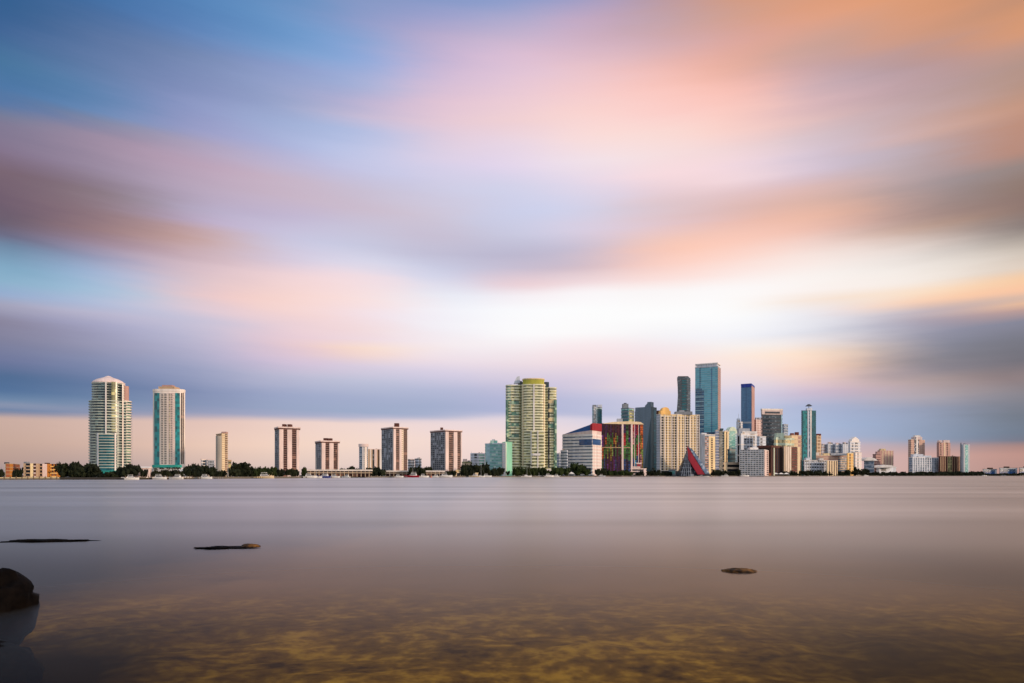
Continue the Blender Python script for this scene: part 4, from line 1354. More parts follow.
# --- dark glass tower with pink crown
Y = 1800
w = Tower('office_tower', 'broad dark grey glass tower under a pale pink crown', 761.4, 762.4, 782.2, 414.4, Y, a=82, wall='grey_glass', cat='tower')
w.bands(17, 'dark_grey', 0.34, 0.5)
w.add('crown', MB().prism(offset_poly(w.poly, 1.0), w.top + 0.02, gz(410, Y)), 'pink_white')
w.add('crown_frame', MB().prism(offset_poly(w.poly, 1.6), gz(410.2, Y), gz(408.6, Y)), 'warm_white')
w.strip('R', 765, 779.5, 'dark_grey', 411.6, 413.6, proud=1.8, name='crown_louvre').strip('R', 781, 782, 'pale_glass', 410, 446, proud=1.0, name='pier').strip('L', 761.5, 762.8, 'pink_tan', proud=0.5, name='side_wall')
w = Tower('office_tower', 'slim blue grey tower peeping out right of the dark glass tower', 782.4, 784, 788, 424.4, 2000, a=58, wall='bluegrey_window', cat='tower')
w.bands(20, 'pale_grey', 0.3, 0.4).cornice('mid_grey', 0.5, 1)

# --- white gridded slab at the waterfront
Y = 1450
w = Tower('apartment_building', 'wide white gridded apartment slab standing right at the water, one pink lit end', 739.4, 764.2, 771.6, 449.8, Y, a=28, wall='slate_window')
w.balconies('L', 739.5, 764, 13, 'white_paint', proud=0.7, thick=0.5)
w.piers('L', 9, 'white_paint', 0.24, 0.8)
w.strip('R', 764.4, 771.5, 'pink_white', proud=0.3, name='wall_panel').balconies('R', 764.4, 771.5, 13, 'pink_white', proud=0.8, thick=0.36)  # pink light on this end is put into its paint
w.strip('R', 766.6, 767.8, 'brown_window', 451, None, proud=0.6).cornice('white_paint', 0.6, 0.9).block(749, 757, 447.6, 'white_paint').block(752.5, 755.5, 446.6, 'cool_white', name='roof_tank', deep=5)
w = Tower('apartment_building', 'dark brown ribbed building with a flat overhanging roof right of the white gridded slab', 758.5, 771.0, 783.2, 447.4, Y + 55, a=40, wall='dark_brown')
w.add('roof', MB().prism(offset_poly(w.poly, 2.2), w.top - .1, gz(445.4, Y + 55)), 'brown_paint')
w.piers('R', 6, 'brown_paint', 0.22, 0.7).strip('R', 773.4, 774.2, 'green_white', proud=0.9, name='pier').strip('R', 776, 779, 'shadow_window').bands(11, 'dark_brown', 0.2, 0.3)
w = Tower('apartment_building', 'beige building with a dark red window bay and plain fluted walls near the teal tower', 783.0, 784.2, 800.2, 446.6, Y + 90, a=64, wall='beige_paint')
w.strip('R', 791.6, 797, 'brown_window').balconies('R', 791.6, 797, 12, 'maroon_paint', proud=0.7, thick=0.45).cornice('beige_paint', 0.5, 0.8)
for px in (785.6, 787.6, 789.6):
    w.strip('R', px, px + 0.8, 'warm_white', proud=0.6, name='pier')
w.strip('R', 797.4, 799.8, 'cream_paint', proud=0.5, name='wall_panel')
Y = 1720
w = Tower('apartment_building', 'pale lemon coloured building with a stepped greenish top behind the brown ribbed building', 774, 776, 794, 437.4, Y, a=62, wall='straw_paint')
w.bands(7, 'green_white', 0.4, 0.5).block(775.5, 783, 433.2, 'green_white').block(784, 790, 435.6, 'straw_paint', name='mechanical_room', deep=8)
for xa, xb in ((778, 779.4), (782, 783.4), (786, 787.4), (790, 791.4)):
    w.strip('R', xa, xb, 'olive_glass', 438, 447)
w = Tower('apartment_building', 'tan building topped by two small red roofs, left of the teal tower', 789.2, 791.5, 801.4, 434.8, Y + 40, a=62, wall='cream_paint')
w.bands(10, 'beige_paint', 0.3, 0.4).block(790.4, 793.6, 433.2, 'maroon_paint', name='red_roof', deep=6).block(795, 798.4, 432.2, 'maroon_paint', name='red_roof', deep=6).strip('R', 798, 801, 'pink_tan', name='wall_panel')

# --- teal tower with white centre and dark cap
Y = 1700
w = Tower('office_tower', 'teal glass tower split by white centre strips under a small dark cap', 801.4, 802.2, 816, 410.4, Y, a=84, wall='deep_teal_glass', cat='tower')
w.strip('R', 803, 807.2, 'teal_glass', 411, None, proud=0.4).strip('R', 811.8, 815.6, 'deep_teal_glass', 411, None, proud=0.4).strip('R', 807.4, 808.6, 'cool_white', 408.4, None, proud=1.2, name='pier')
w.strip('R', 808.7, 809.8, 'bluegrey_window', 410, None, proud=0.9).strip('R', 809.9, 811.4, 'white_paint', 408, None, proud=1.4, name='pier')
w.bands(34, 'deep_teal_glass', 0.35, 0.25).block(806.4, 811.6, 408.4, 'cool_white', deep=8)
Yc = w.c.y
w.mast(808.8, 405.8, 'dark_grey', 0.8, yb=409)
w.add('cap', MB().loft([[(gx(806, Yc), Yc - 6, gz(406.2, Yc)), (gx(811.4, Yc), Yc - 6, gz(406.2, Yc)), (gx(811.4, Yc), Yc + 6, gz(406.2, Yc)), (gx(806, Yc), Yc + 6, gz(406.2, Yc))],
                        [(gx(808, Yc), Yc - 2, gz(404.2, Yc)), (gx(809.4, Yc), Yc - 2, gz(404.2, Yc)), (gx(809.4, Yc), Yc + 2, gz(404.2, Yc)), (gx(808, Yc), Yc + 2, gz(404.2, Yc))]]), 'dark_grey')
w = Tower('apartment_tower', 'slim tan tower with a red cap touching the right side of the teal tower', 815.4, 816.8, 821.2, 435.4, 1780, a=60, wall='tan_paint', cat='tower')
w.bands(12, 'beige_paint', 0.3, 0.4).block(816.6, 820.6, 433.8, 'maroon_paint', name='red_cap', deep=6).strip('R', 818.6, 819.4, 'brown_window')

# --- lower cluster right of the teal tower
Y = 1640
w = Tower('apartment_building', 'long low white building with a window grid behind the dark hedge trees', 802.8, 804, 826.4, 460.4, Y, a=72, wall='slate_window')
w.piers('R', 9, 'pale_grey', 0.26, 0.8).balconies('R', 804, 826, 5, 'cool_white', thick=0.4, proud=0.6).cornice('white_paint', 0.6, 0.9).block(805, 809.5, 457.8, 'cool_white').block(819, 823, 458.4, 'white_paint', name='roof_tank', deep=6)
w = Tower('apartment_building', 'low cream building with thin vertical slits at the right end of the long white one', 826.6, 827.4, 837.6, 460.8, Y - 10, a=66, wall='cream_paint')
for px in (829, 831.4, 833.8, 836):
    w.strip('R', px, px + 0.9, 'brown_window')
w.cornice('warm_white', 0.4, 0.8)
w = Tower('apartment_building', 'pinkish grey stepped building with balcony floors between cream and yellow walls', 811, 813, 848, 455.2, Y + 70, a=72, wall='pink_tan')
w.bands(9, 'beige_paint', 0.35, 0.5).block(812, 818, 452.6, 'warm_white').block(823, 829, 453.4, 'straw_paint', name='mechanical_room', deep=8).block(830, 846, 453.2, 'pale_grey', name='roof_terrace', deep=10)
w.strip('R', 838, 846.5, 'bluegrey_window', 457, None)
w = Tower('apartment_building', 'small mustard yellow building with one dark slot, left of the white arched pair', 846.8, 847.6, 853.4, 453.2, Y + 40, a=64, wall='yellow_paint')
w.strip('R', 849.4, 850.6, 'brown_window').bands(8, 'straw_paint', 0.2, 0.3).cornice('straw_paint', 0.4, 0.8)
w = Tower('apartment_building', 'plain white slab with one dark joint below the white arched pair', 853.2, 855.4, 861.6, 452.4, Y + 60, a=60, wall='white_paint')
w.strip('R', 857.6, 858.3, 'slate_window').bands(8, 'pink_white', 0.2, 0.25).mast(861, 451, 'cool_white', 0.5).cornice('white_paint', 0.4, 0.7)
Y = 2300  # paler wall colours stand in for haze over the background row
for xa, xb, yt, mt, lab in ((820.5, 827, 445.4, 'pink_tan', 'distant mauve block just right of the red-capped tan tower'), (826.6, 835, 443.6, 'pale_grey', 'distant grey white block with two roof boxes, left of the pale blue grey block'),
                            (834.4, 842.5, 444.4, 'bluegrey_window', 'distant pale blue grey block in the background row'), (841.6, 849, 443.8, 'cool_white', 'distant whitish block nearest the white arched pair')):
    w = Tower('apartment_block', lab, xa, xa + 1.2, xb, yt, Y, a=62, wall=mt)
    w.bands(10, 'cool_white', 0.3, 0.4).piers('R', 3, 'pale_grey', 0.3).block(xa + 1.5, xa + 3.6, yt - 1.6, 'pink_white', deep=8).block(xa + 4.4, xa + 5.8, yt - 1.0, 'mid_grey', name='roof_tank', deep=6)
Y = 1950
w = Tower('apartment_tower', 'white tower with a pointed arched top and grey windows, above the white slab', 848.4, 850.2, 860.2, 441.4, Y, a=62, wall='cool_white', cat='tower')
w.strip('R', 851.6, 853.4, 'slate_window', 443, None).strip('R', 855, 857.6, 'slate_window', 441, None).bands(12, 'white_paint', 0.3, 0.4)
C, dr, nr, Rn = w.faces['R']
prof = [(Rn * .12, w.top - .1), (Rn * .92, w.top - .1), (Rn * .86, gz(439, Y)), (Rn * .52, gz(436.6, Y)), (Rn * .2, gz(439, Y))]
w.add('arched_top', MB().loft([[tuple((C + dr * s - nr * 10).to_3d() + Vector((0, 0, z))) for s, z in prof], [tuple((C + dr * s + nr * 0.5).to_3d() + Vector((0, 0, z))) for s, z in prof]]), 'white_paint')

# --- far right end; haze is put into the greyed tower walls
Y = 1950
w = Tower('civic_hall', 'low grey hall under a white curved roof, right of the dark shoreline trees', 864, 874, 877.6, 460.4, Y, a=28, wall='bluegrey_window', cat='hall')
prof = [(864.2, 460.6), (864.6, 458.8), (867, 457.4), (870.5, 457.2), (874, 458.2), (876.6, 459.8), (877.4, 460.6)]
w.add('roof', MB().loft([[(gx(a, Y), yy, gz(b, Y)) for a, b in prof] for yy in (Y + 30, Y - 2)]), 'white_paint')
w.bands(4, 'pale_grey', 0.3, 0.4).strip('R', 874.4, 877.4, 'white_paint', name='wall_panel')
w = Tower('apartment_building', 'pinkish brown apartment slab with vertical ribs behind the white curved roof hall', 877.6, 879.6, 893.4, 450.4, 2150, a=64, wall='pink_tan')
for px in (882, 885, 888, 891):
    w.strip('R', px, px + 1.1, 'beige_paint', proud=0.8, name='pier')
w.bands(10, 'pink_tan', 0.25, 0.4).block(880, 884.5, 448.8, 'straw_paint')
w = Tower('apartment_building', 'small mauve wing on the left side of the pinkish brown slab', 872.8, 876, 880.4, 454.4, 2120, a=50, wall='pink_tan')
w.bands(9, 'brown_paint', 0.3, 0.4).cornice('pink_tan', 0.4, 1).block(876, 879.5, 451.6, 'pink_tan', deep=8)
w = Tower('civic_hall', 'low white curved-roof pavilion in front of the pinkish brown slab', 876.4, 879, 896, 467.4, 1960, a=66, wall='cool_white', cat='hall')
prof = [(877, 467.6), (879, 466), (884, 464.8), (890, 465.2), (895, 466.6), (896, 467.6)]
w.add('roof', MB().loft([[(gx(a, 1955), yy, gz(b, 1955)) for a, b in prof] for yy in (1990, 1950)]), 'white_paint')
w.strip('R', 881, 886, 'slate_window', 468.4, 471).cornice('pale_grey', 0.3, 0.6)
w.bands(2, 'cool_white', 0.2, 0.4)
Y = 2250
w = Tower('apartment_tower', 'tan tower with a white centre stripe and stepped white cap, behind the hotel', 908.2, 911, 924.8, 439.4, Y, a=60, wall='pink_tan', cat='tower')
w.strip('R', 914.2, 916, 'slate_window', 439, None, proud=0.5).strip('R', 916.1, 917.6, 'white_paint', 436.8, None, proud=0.9, name='pier').strip('R', 917.8, 918.8, 'slate_window', 439, None, proud=0.5)
w.block(912.5, 921, 437, 'pink_white').block(914, 919.6, 435.4, 'white_paint', name='roof_cap', deep=10).bands(18, 'beige_paint', 0.3, 0.4)
Y = 2050
w = Tower('hotel', 'wide blue white hotel whose roofline steps down to the right', 909, 912.5, 938.4, 457.4, Y, a=64, wall='bluegrey_window', cat='hotel')
w.piers('R', 11, 'cool_white', 0.32, 0.8).bands(8, 'pale_grey', 0.25, 0.4).cornice('white_paint', 0.6, 1.0).block(912, 922, 454.2, 'cool_white', deep=14).block(922.2, 930, 455.6, 'cool_white', name='roof_step', deep=14).block(915.5, 917.5, 453.4, 'white_paint', name='roof_tank', deep=8)
w = Tower('apartment_tower', 'tan tower with pale rooftop crenels above the brown slab', 936.8, 939, 950.4, 442.4, 2250, a=62, wall='pink_tan', cat='tower')
w.strip('R', 943.6, 945.2, 'beige_paint', proud=0.8, name='pier').bands(18, 'pink_tan', 0.3, 0.4).block(938, 941, 440.4, 'pink_white', name='roof_crenel', deep=8).block(943, 949, 440.2, 'pink_white', name='roof_crenel', deep=8)
w.strip('R', 940, 941.4, 'brown_window').strip('R', 946.6, 948, 'brown_window')
w = Tower('apartment_building', 'brown ribbed slab at the foot of the tan tower near the right end', 938.6, 940.4, 961.4, 456.4, 2080, a=66, wall='brown_paint')
w.piers('R', 9, 'tan_paint', 0.2, 0.7).bands(9, 'brown_paint', 0.3, 0.4).cornice('brown_paint', 0.4, 0.8).strip('R', 948, 951.5, 'olive_glass', proud=0.5)
w = Tower('apartment_tower', 'slim pale teal tower, last tall building at the right end of the skyline', 960.2, 963.6, 969.6, 444.6, 2070, a=54, wall='pale_grey', cat='tower')
w.strip('L', 960.3, 961.6, 'mid_grey', 443.2, None, proud=0.6, name='stair_shaft').bands(17, 'pale_grey', 0.28, 0.4).strip('R', 965, 967.8, 'sea_glass', proud=0.6).mast(961, 441.8, 'mid_grey', 0.8).cornice('cool_white', 0.3, 0.7)
for xa, xb, yt, lab, mt in ((983, 996.6, 468.6, 'low pale blue waterfront shed with a white end wall, left of the two flat-roofed ones', 'bluegrey_window'), (999.5, 1017, 467.4, 'long low blue grey waterfront building with a dark flat roof', 'bluegrey_window'),
                           (1019.4, 1040, 467.2, 'low navy waterfront building cut by the right edge of the view', 'slate_window')):
    w = Tower('waterfront_building', lab, xa, xa + 0.6, xb, yt + 0.6, 2030, a=72, wall=mt)
    w.cornice('dark_grey', 1.2, 0.8, name='roof').strip('R', xb - 1.6, xb - 0.1, 'cool_white', proud=0.6, name='end_wall').bands(2, 'pale_grey', 0.3, 0.4).strip('R', xa + 1.2, xb - 2, 'navy_window', 471.6, 473.8, proud=0.5, name='window_strip')
    w.block(xa + 5, xa + 9, yt - 0.9, 'dark_brown', deep=8)

# rooftop plant: lift housings, tanks and aerials on the taller flat roofs
rr_ = random.Random(41)
for w in Tower.ALL:
    if w.top - w.base < 30 or w.parts.get('dome') or w.parts.get('slanted_roof') or w.parts.get('arched_top') or w.parts.get('crown') or w.parts.get('crown_screen') or w.parts.get('cap') or w.parts.get('stepped_crown') or w.parts.get('cornice') and w.parts.get('cornice').data.materials[0].name == 'cream_paint':
        continue
    if w.root.name.startswith('office_tower') and w.parts.get('roof_screen'):
        continue
    pc = Vector((w.c.x, w.c.y))
    for k in range(rr_.randint(1, 3)):
        q = pc + (Vector(w.poly[rr_.randrange(len(w.poly))]) - pc) * rr_.uniform(.15, .6)
        s = w.Y / K * rr_.uniform(.35, .8)
        h = w.Y / K * rr_.uniform(.5, 1.3)
        w.add('roof_unit', MB().box(q.x - s, q.x + s, q.y - s, q.y + s, w.top - .1, w.top + h), rr_.choice(['mid_grey', 'pale_grey', 'dark_grey', 'tan_paint']))
    if w.top - w.base > 55 and rr_.random() < .55:
        q = pc + (Vector(w.poly[0]) - pc) * rr_.uniform(-.4, .5)
        w.add('aerial', MB().tube((q.x, q.y, w.top - .2), (q.x, q.y, w.top + w.Y / K * rr_.uniform(2, 4)), .3, .12, 5), 'mid_grey')

# ================================================================== trees along the shore
def crown_mesh(name, seed, flat=0.75, n=260, lumps=9):
    r = random.Random(seed)
    mb = MB()
    cs = [(r.uniform(-.62, .62), r.uniform(-.62, .62), r.uniform(0.36, .86) * flat, r.uniform(.26, .44)) for _ in range(lumps)] + [(0, 0, .5 * flat, .5)]
    for cx_, cy_, cz_, rad in cs:
        for i in range(n // lumps):
            th = r.uniform(0, 2 * math.pi)
            ph = math.acos(r.uniform(-0.75, 1))
            rr = rad * (r.uniform(.55, 1.12))
            p = Vector((cx_ + rr * math.sin(ph) * math.cos(th), cy_ + rr * math.sin(ph) * math.sin(th), cz_ + rr * math.cos(ph) * 0.8))
            s = r.uniform(.07, .16)
            a = Vector((r.gauss(0, 1), r.gauss(0, 1), r.gauss(0, .6))).normalized()
            b_ = a.orthogonal().normalized()
            o = len(mb.v)
            mb.v += [tuple(p + a * s), tuple(p + b_ * s * .8), tuple(p - a * s), tuple(p - b_ * s * .8)]
            mb.f.append((o, o + 1, o + 2, o + 3))
    # inner mass of smaller knots so the crown is not see-through everywhere
    for cx_, cy_, cz_, rad in cs:
        rings = []
        for k in range(5):
            ph = math.pi * (k + .5) / 5
            rings.append([(cx_ + rad * .78 * math.sin(ph) * math.cos(q * math.pi / 3) * r.uniform(.8, 1.1), cy_ + rad * .78 * math.sin(ph) * math.sin(q * math.pi / 3) * r.uniform(.8, 1.1), cz_ - rad * .62 * math.cos(ph)) for q in range(6)])
        mb.loft(rings)
    return mb.mesh(name)


def trunk_mesh(name, seed):
    r = random.Random(seed)
    mb = MB()
    mb.tube((0, 0, -.03), (r.uniform(-.04, .04), r.uniform(-.04, .04), .34), .055, .04)
    for i in range(4):
        th = i * 1.6 + r.uniform(-.4, .4)
        mb.tube((0, 0, .26), (.34 * math.cos(th), .34 * math.sin(th), .55), .032, .012, 5)
    return mb.mesh(name)


CROWNS = [crown_mesh('crown', 20 + i, flat=f) for i, f in enumerate((.8, .7, .9, 1.0, .62, .78))]
CROWNS_G = [c.copy() for c in CROWNS]
TRUNKS = [trunk_mesh('trunk', 50 + i) for i in range(3)]


def palm_meshes(seed):
    r = random.Random(seed)
    mb = MB()
    for i in range(13):
        th = 2 * math.pi * i / 13 + r.uniform(-.15, .15)
        up = r.uniform(.1, .55)
        d = Vector((math.cos(th), math.sin(th), 0))
        s = Vector((-math.sin(th), math.cos(th), 0))
        pts = []
        for k in range(5):
            f = k / 4
            p = d * (.34 * f) + Vector((0, 0, .86 + up * .28 * math.sin(f * 2.4) - .2 * f * f))
            wd = .05 * math.sin(math.pi * (0.12 + .86 * f))
            pts.append((p - s * wd - Vector((0, 0, wd * .7)), p, p + s * wd - Vector((0, 0, wd * .7))))
        o = len(mb.v)
        for q in pts:
            mb.v += [tuple(x) for x in q]
        for k in range(4):
            for j in range(2):
                a = o + k * 3 + j
                mb.f.append((a, a + 1, a + 4, a + 3))
    tb = MB()
    tb.tube((0, 0, -.03), (.02, 0, .45), .03, .022, 6)
    tb.tube((.02, 0, .44), (.0, 0, .88), .022, .02, 6)
    return mb.mesh('fronds'), tb.mesh('trunk')


PALMS = [palm_meshes(i) for i in range(2)]


def tree(px, ytop, wpx, label, group, Y=None, green=False, palm=False, rnd_=random.Random(3)):
    Y = Y or shore(px) + 14
    zb = LAND_Z - 0.05
    h = gz(ytop, Y) - zb
    wd = wpx * Y / K
    t = thing('palm_tree' if palm else 'broadleaf_tree', label, 'palm' if palm else 'tree', (gx(px, Y), Y, zb), group)
    t.rotation_euler = (0, 0, rnd_.uniform(0, 6.28))
    if palm:
        fm, tm = rnd_.choice(PALMS)
        c = link('fronds', fm, 'leaf_dark', t)
        k = link('trunk', tm, 'bark', t)
        c.scale = k.scale = (h * .85, h * .85, h)
    else:
        i = rnd_.randrange(len(CROWNS))
        cm = (CROWNS_G if green else CROWNS)[i]
        c = link('crown', cm, 'leaf_green' if green else 'leaf_dark', t)
        k = link('trunk', rnd_.choice(TRUNKS), 'bark', t)
        zmax = max(v.co.z for v in cm.vertices)
        c.scale = (wd / 1.9, wd / 1.9, h / zmax)
        k.scale = (wd / 2.2, wd / 2.2, h * .8)
    return t


# (x from, x to, top row, crown width in rows, label, group, rows deep, green, palm)
SEG = [
 (-3, 3, 466.5, 8, 'dark broadleaf tree left of the narrow rust apartment block', None, 1, 0, 0),
 (14, 23, 466.6, 5, 'dark shoreline tree in the gap between the rust block and the pale low block', 'trees between the low ochre blocks', 2, 0, 0),
 (48.5, 51, 471, 4, 'small dark palm in front of the ochre apartment block', None, 1, 0, 1),
 (59, 98, 461.0, 16, 'big dark banyan-like tree in the dense clump left of the domed tower', 'big dark trees left of the domed tower', 3, 0, 0),
 (75, 77, 460.2, 11, 'tallest dark tree of the dense clump left of the domed tower', None, 1, 0, 0),
 (98, 117, 469.4, 9, 'low dark tree in front of the domed tower podium', 'low trees below the domed tower', 2, 0, 0),
 (116, 138, 463.2, 12, 'dark round tree between the domed tower and the white gabled house', 'trees right of the domed tower', 2, 0, 0),
 (130, 132, 461.6, 12, 'tallest dark tree right of the domed tower', None, 1, 0, 0),
 (142, 147, 467.2, 4.5, 'dark tree beside the white gabled house', 'trees at the white house', 1, 0, 0),
 (151, 183, 465.8, 6, 'dark palm in the row before the teal striped tower', 'palms before the teal striped tower', 1, 0, 1),
 (152, 182, 468.8, 6, 'small dark tree in the row before the teal striped tower', 'small trees before the teal striped tower', 1, 0, 0),
 (184, 214, 463.4, 12, 'dark tree in the clump between the teal striped tower and the slim beige tower', 'trees left of the slim beige tower', 2, 0, 0),
 (195, 196, 462.4, 13, 'tallest tree of the clump left of the slim beige tower', None, 1, 0, 0),
 (216, 226, 469, 6, 'low dark tree at the foot of the slim beige tower', 'trees at the slim beige tower', 1, 0, 0),
 (228, 251, 464.6, 11, 'dark round tree in the clump right of the slim beige tower', 'trees right of the slim beige tower', 2, 0, 0),
 (240, 241, 461.2, 20, 'very large round dark tree standing right of the slim beige tower', None, 1, 0, 0),
 (253, 276, 465.8, 7, 'dark green tree in the even row left of the leftmost striped tower', 'tree row left of the leftmost striped tower', 2, 1, 0),
 (277, 298, 467.4, 7, 'dark tree growing before the leftmost striped tower', 'trees before the leftmost striped tower', 1, 0, 0),
 (299.5, 307, 465.4, 8, 'dark green tree between the leftmost and the shortest striped towers', 'trees between two striped towers', 2, 1, 0),
 (341, 358, 465, 8, 'dark tree rising behind the long white colonnade', 'trees behind the white colonnade', 2, 0, 0),
 (361, 371, 465.6, 8, 'dark tree behind the right end of the long white colonnade', 'trees behind the colonnade end', 1, 0, 0),
 (372, 386, 465.8, 10, 'large dark tree between the two white colonnades', 'trees between the two colonnades', 2, 0, 0),
 (393, 406, 469.6, 6, 'small dark tree behind the right colonnade roof', 'trees over the right colonnade', 1, 0, 0),
 (410, 430, 464.8, 7, 'dark tree in front of the distant pale pair of blocks', 'trees before the distant pale pair', 2, 0, 0),
 (442, 455, 469.4, 6, 'small dark tree at the foot of the widest striped tower', 'trees at the widest striped tower', 1, 0, 0),
 (462, 488, 461.6, 10, 'tall dark tree in the grove left of the teal office block', 'grove left of the teal office block', 3, 0, 0),
 (487, 503, 466.2, 7, 'dark tree in front of the teal office block', 'trees before the teal office block', 2, 0, 0),
 (507, 509, 470.4, 4.5, 'single small bush tree at the foot of the mint green slab', None, 1, 0, 0),
 (514, 547, 466, 7, 'dark green tree in the row before the yellow-green twin-slot tower', 'trees before the twin-slot tower', 2, 1, 0),
 (528.5, 530, 463, 4, 'taller palm in front of the yellow-green twin-slot tower', None, 1, 0, 1),
 (547, 556, 468.6, 6, 'small tree right of the row before the twin-slot tower', 'small trees by the twin-slot tower', 1, 1, 0),
 (556, 568, 464.6, 11, 'bright green round tree left of the slanted-roof office', 'green trees left of the slanted-roof office', 2, 1, 0),
 (577, 578, 461.6, 18, 'very large green tree in front of the slanted-roof office', None, 1, 1, 0),
 (583, 587, 466.6, 8, 'green tree beside the very large one before the slanted-roof office', 'green trees at the slanted-roof office', 1, 1, 0),
 (595, 606, 467.4, 6, 'dark tree between the slanted-roof office and the rainbow building', 'trees left of the rainbow building', 2, 0, 0),
 (606, 631, 468.4, 8, 'dark green tree in the hedge-like row before the rainbow building', 'tree row before the rainbow building', 2, 1, 0),
 (637, 660, 468.8, 6, 'dark small tree before the slate faceted tower', 'trees before the slate tower', 2, 0, 0),
 (644, 657, 466.4, 5, 'dark palm before the slate faceted tower', 'palms before the slate tower', 1, 0, 1),
 (661, 672, 470.6, 5, 'small dark tree before the yellow gridded building', 'trees before the yellow building', 1, 0, 0),
 (709, 737, 468.2, 8, 'dark tree in the clump between the pyramid and the white gridded slab', 'trees right of the pyramid', 2, 0, 0),
 (737, 740, 469, 5, 'dark tree touching the left edge of the white gridded slab', None, 1, 0, 0),
 (784, 799, 469, 7, 'dark tree in the clump before the beige and dark red building', 'trees before the beige building', 2, 0, 0),
 (798, 828, 469.8, 6, 'dark tree in the low hedge before the long low white building', 'hedge trees before the long white building', 2, 0, 0),
 (829, 846, 470.4, 6, 'low dark tree before the pinkish grey stepped building', 'trees before the stepped building', 2, 0, 0),
 (846, 868, 467, 7, 'dark tree in the clump below the white arched tower', 'trees below the white arched tower', 2, 0, 0),
 (854, 855, 465.2, 7, 'tallest dark tree of the clump below the white arched tower', None, 1, 0, 0),
 (869, 908, 471, 6, 'low dark tree along the shore before the curved-roof halls', 'trees before the curved-roof halls', 2, 0, 0),
 (908, 940, 470.8, 6, 'low dark tree along the shore before the blue white hotel', 'trees before the blue white hotel', 2, 0, 0),
 (940, 982, 470.6, 6, 'low dark tree along the shore below the brown slab and slim teal tower', 'trees at the right end', 2, 0, 0),
 (982, 1030, 472.4, 5, 'low dark bush tree before the flat waterfront buildings at the right end', 'bushes at the right end', 1, 0, 0),
]
rt = random.Random(77)
for xa, xb, yt, wpx, lab, grp, rows, green, palm in SEG:
    if xb - xa < 2.6:
        tree((xa + xb) / 2, yt, wpx, lab, grp, green=bool(green), palm=bool(palm), Y=shore((xa + xb) / 2) + 11)
        continue
    for row in range(rows):
        step = wpx * (0.5 if not palm else 0.9)
        n = max(1, int((xb - xa) / step))
        for i in range(n):
            px = xa + (i + 0.5 + rt.uniform(-.32, .32)) * (xb - xa) / n
            py = yt + rt.uniform(0, 1.0) * (1.6 if wpx < 8 else 3.0) + (0 if row == rows - 1 else 1.6 * (rows - 1 - row))
            tree(px, py, wpx * rt.uniform(.75, 1.15), lab, grp, Y=shore(px) + (9 if 'colonnade' not in lab or 'two white' in lab else 60) + row * 9 + rt.uniform(-3, 3), green=bool(green), palm=bool(palm))

# ================================================================== waterfront: docks, houses, boats
def dock(xa, xb, label, mat='warm_white', gap=3.0, yoff=-8, zt=0.9, deep=3.0):
    Ya, Yb = shore(xa) + yoff, shore(xb) + yoff
    a, b_ = Vector((gx(xa, Ya), Ya)), Vector((gx(xb, Yb), Yb))
    d = (b_ - a).normalized()
    nrm_ = Vector((d.y, -d.x))
    root = thing('dock', label, 'dock', (a.x, a.y, 0))
    off_ = (a.x, a.y, 0)
    pts = [a + nrm_ * deep / 2, b_ + nrm_ * deep / 2, b_ - nrm_ * deep / 2, a - nrm_ * deep / 2]
    link('deck', MB().prism([tuple(p) for p in pts], zt - .45, zt).mesh('deck', off_), mat, root)
    L = (b_ - a).length
    n = min(60, max(2, int(L / gap)))
    pm = MB().tube((0, 0, -1.6), (0, 0, zt + 0.9), .22, .2, 6).mesh('piling')
    for i in range(n + 1):
        p = a + d * (L * i / n) + nrm_ * (deep / 2 + .25)
        link('piling', pm, 'timber', root, (p.x - off_[0], p.y - off_[1], 0))
    return root


dock(-6, 58, 'long pale dock under the low ochre apartment blocks', 'straw_paint', zt=1.5)
dock(123, 190, 'long white dock in front of the teal striped tower', zt=1.6)
dock(196, 222, 'short grey dock below the slim beige tower', 'mid_grey')
dock(255, 272, 'short yellowish dock left of the leftmost striped tower', 'straw_paint', zt=1.2)
dock(305, 340, 'grey dock with boats below the shortest striped tower', 'mid_grey')
dock(392, 452, 'grey dock behind the moored boats below the right colonnade', 'mid_grey')
dock(632, 660, 'grey dock below the slate faceted tower', 'mid_grey')
dock(676, 708, 'white dock beneath the crimson-edged pyramid', 'cool_white')

# seawall lengths
for xa, xb, lab, mt in ((-20, 60, 'stone seawall below the low ochre blocks', 'seawall_stone'), (60, 123, 'dark seawall under the big trees left of the domed tower', 'dark_stone'), (123, 300, 'stone seawall between the domed tower and the leftmost striped tower', 'seawall_stone'),
                        (300, 505, 'stone seawall along the marina and colonnades', 'seawall_stone'), (505, 740, 'stone seawall below the twin-slot tower and the yellow building', 'seawall_stone'), (740, 880, 'stone seawall below the white gridded slab', 'seawall_stone'), (880, 1040, 'dark seawall at the right end of the shore', 'dark_stone')):
    mb = MB()
    pts = [Vector((gx(px, shore(px)), shore(px))) for px in [xa + (xb - xa) * i / 12 for i in range(13)]]
    fr_ = [p - p.normalized() * 0.5 for p in pts]
    bk = [p + p.normalized() * 0.6 for p in reversed(pts)]
    mb.prism([tuple(p) for p in fr_ + bk], -1.5, LAND_Z + 0.35)
    o = link('seawall', mb.mesh('seawall', (pts[0].x, pts[0].y, 0)), mt, None, (pts[0].x, pts[0].y, 0))
    tag(o, lab, 'seawall')


def hull(L, W, H, mat_h, bow_up=.35, sheer=.15):
    rings = []
    for f in (0, .25, .5, .75, .92, 1.0):
        wd = W / 2 * (0.86 if f == 0 else (1 if f <= .5 else max(.03, (1 - ((f - .5) / .5) ** 2))))
        zt = H * (1 + bow_up * f * f)
        x = -L / 2 + L * f
        rings.append([(x, -wd * .55, -.35), (x, wd * .55, -.35), (x, wd, zt), (x, -wd, zt)])
    return MB().loft(rings)


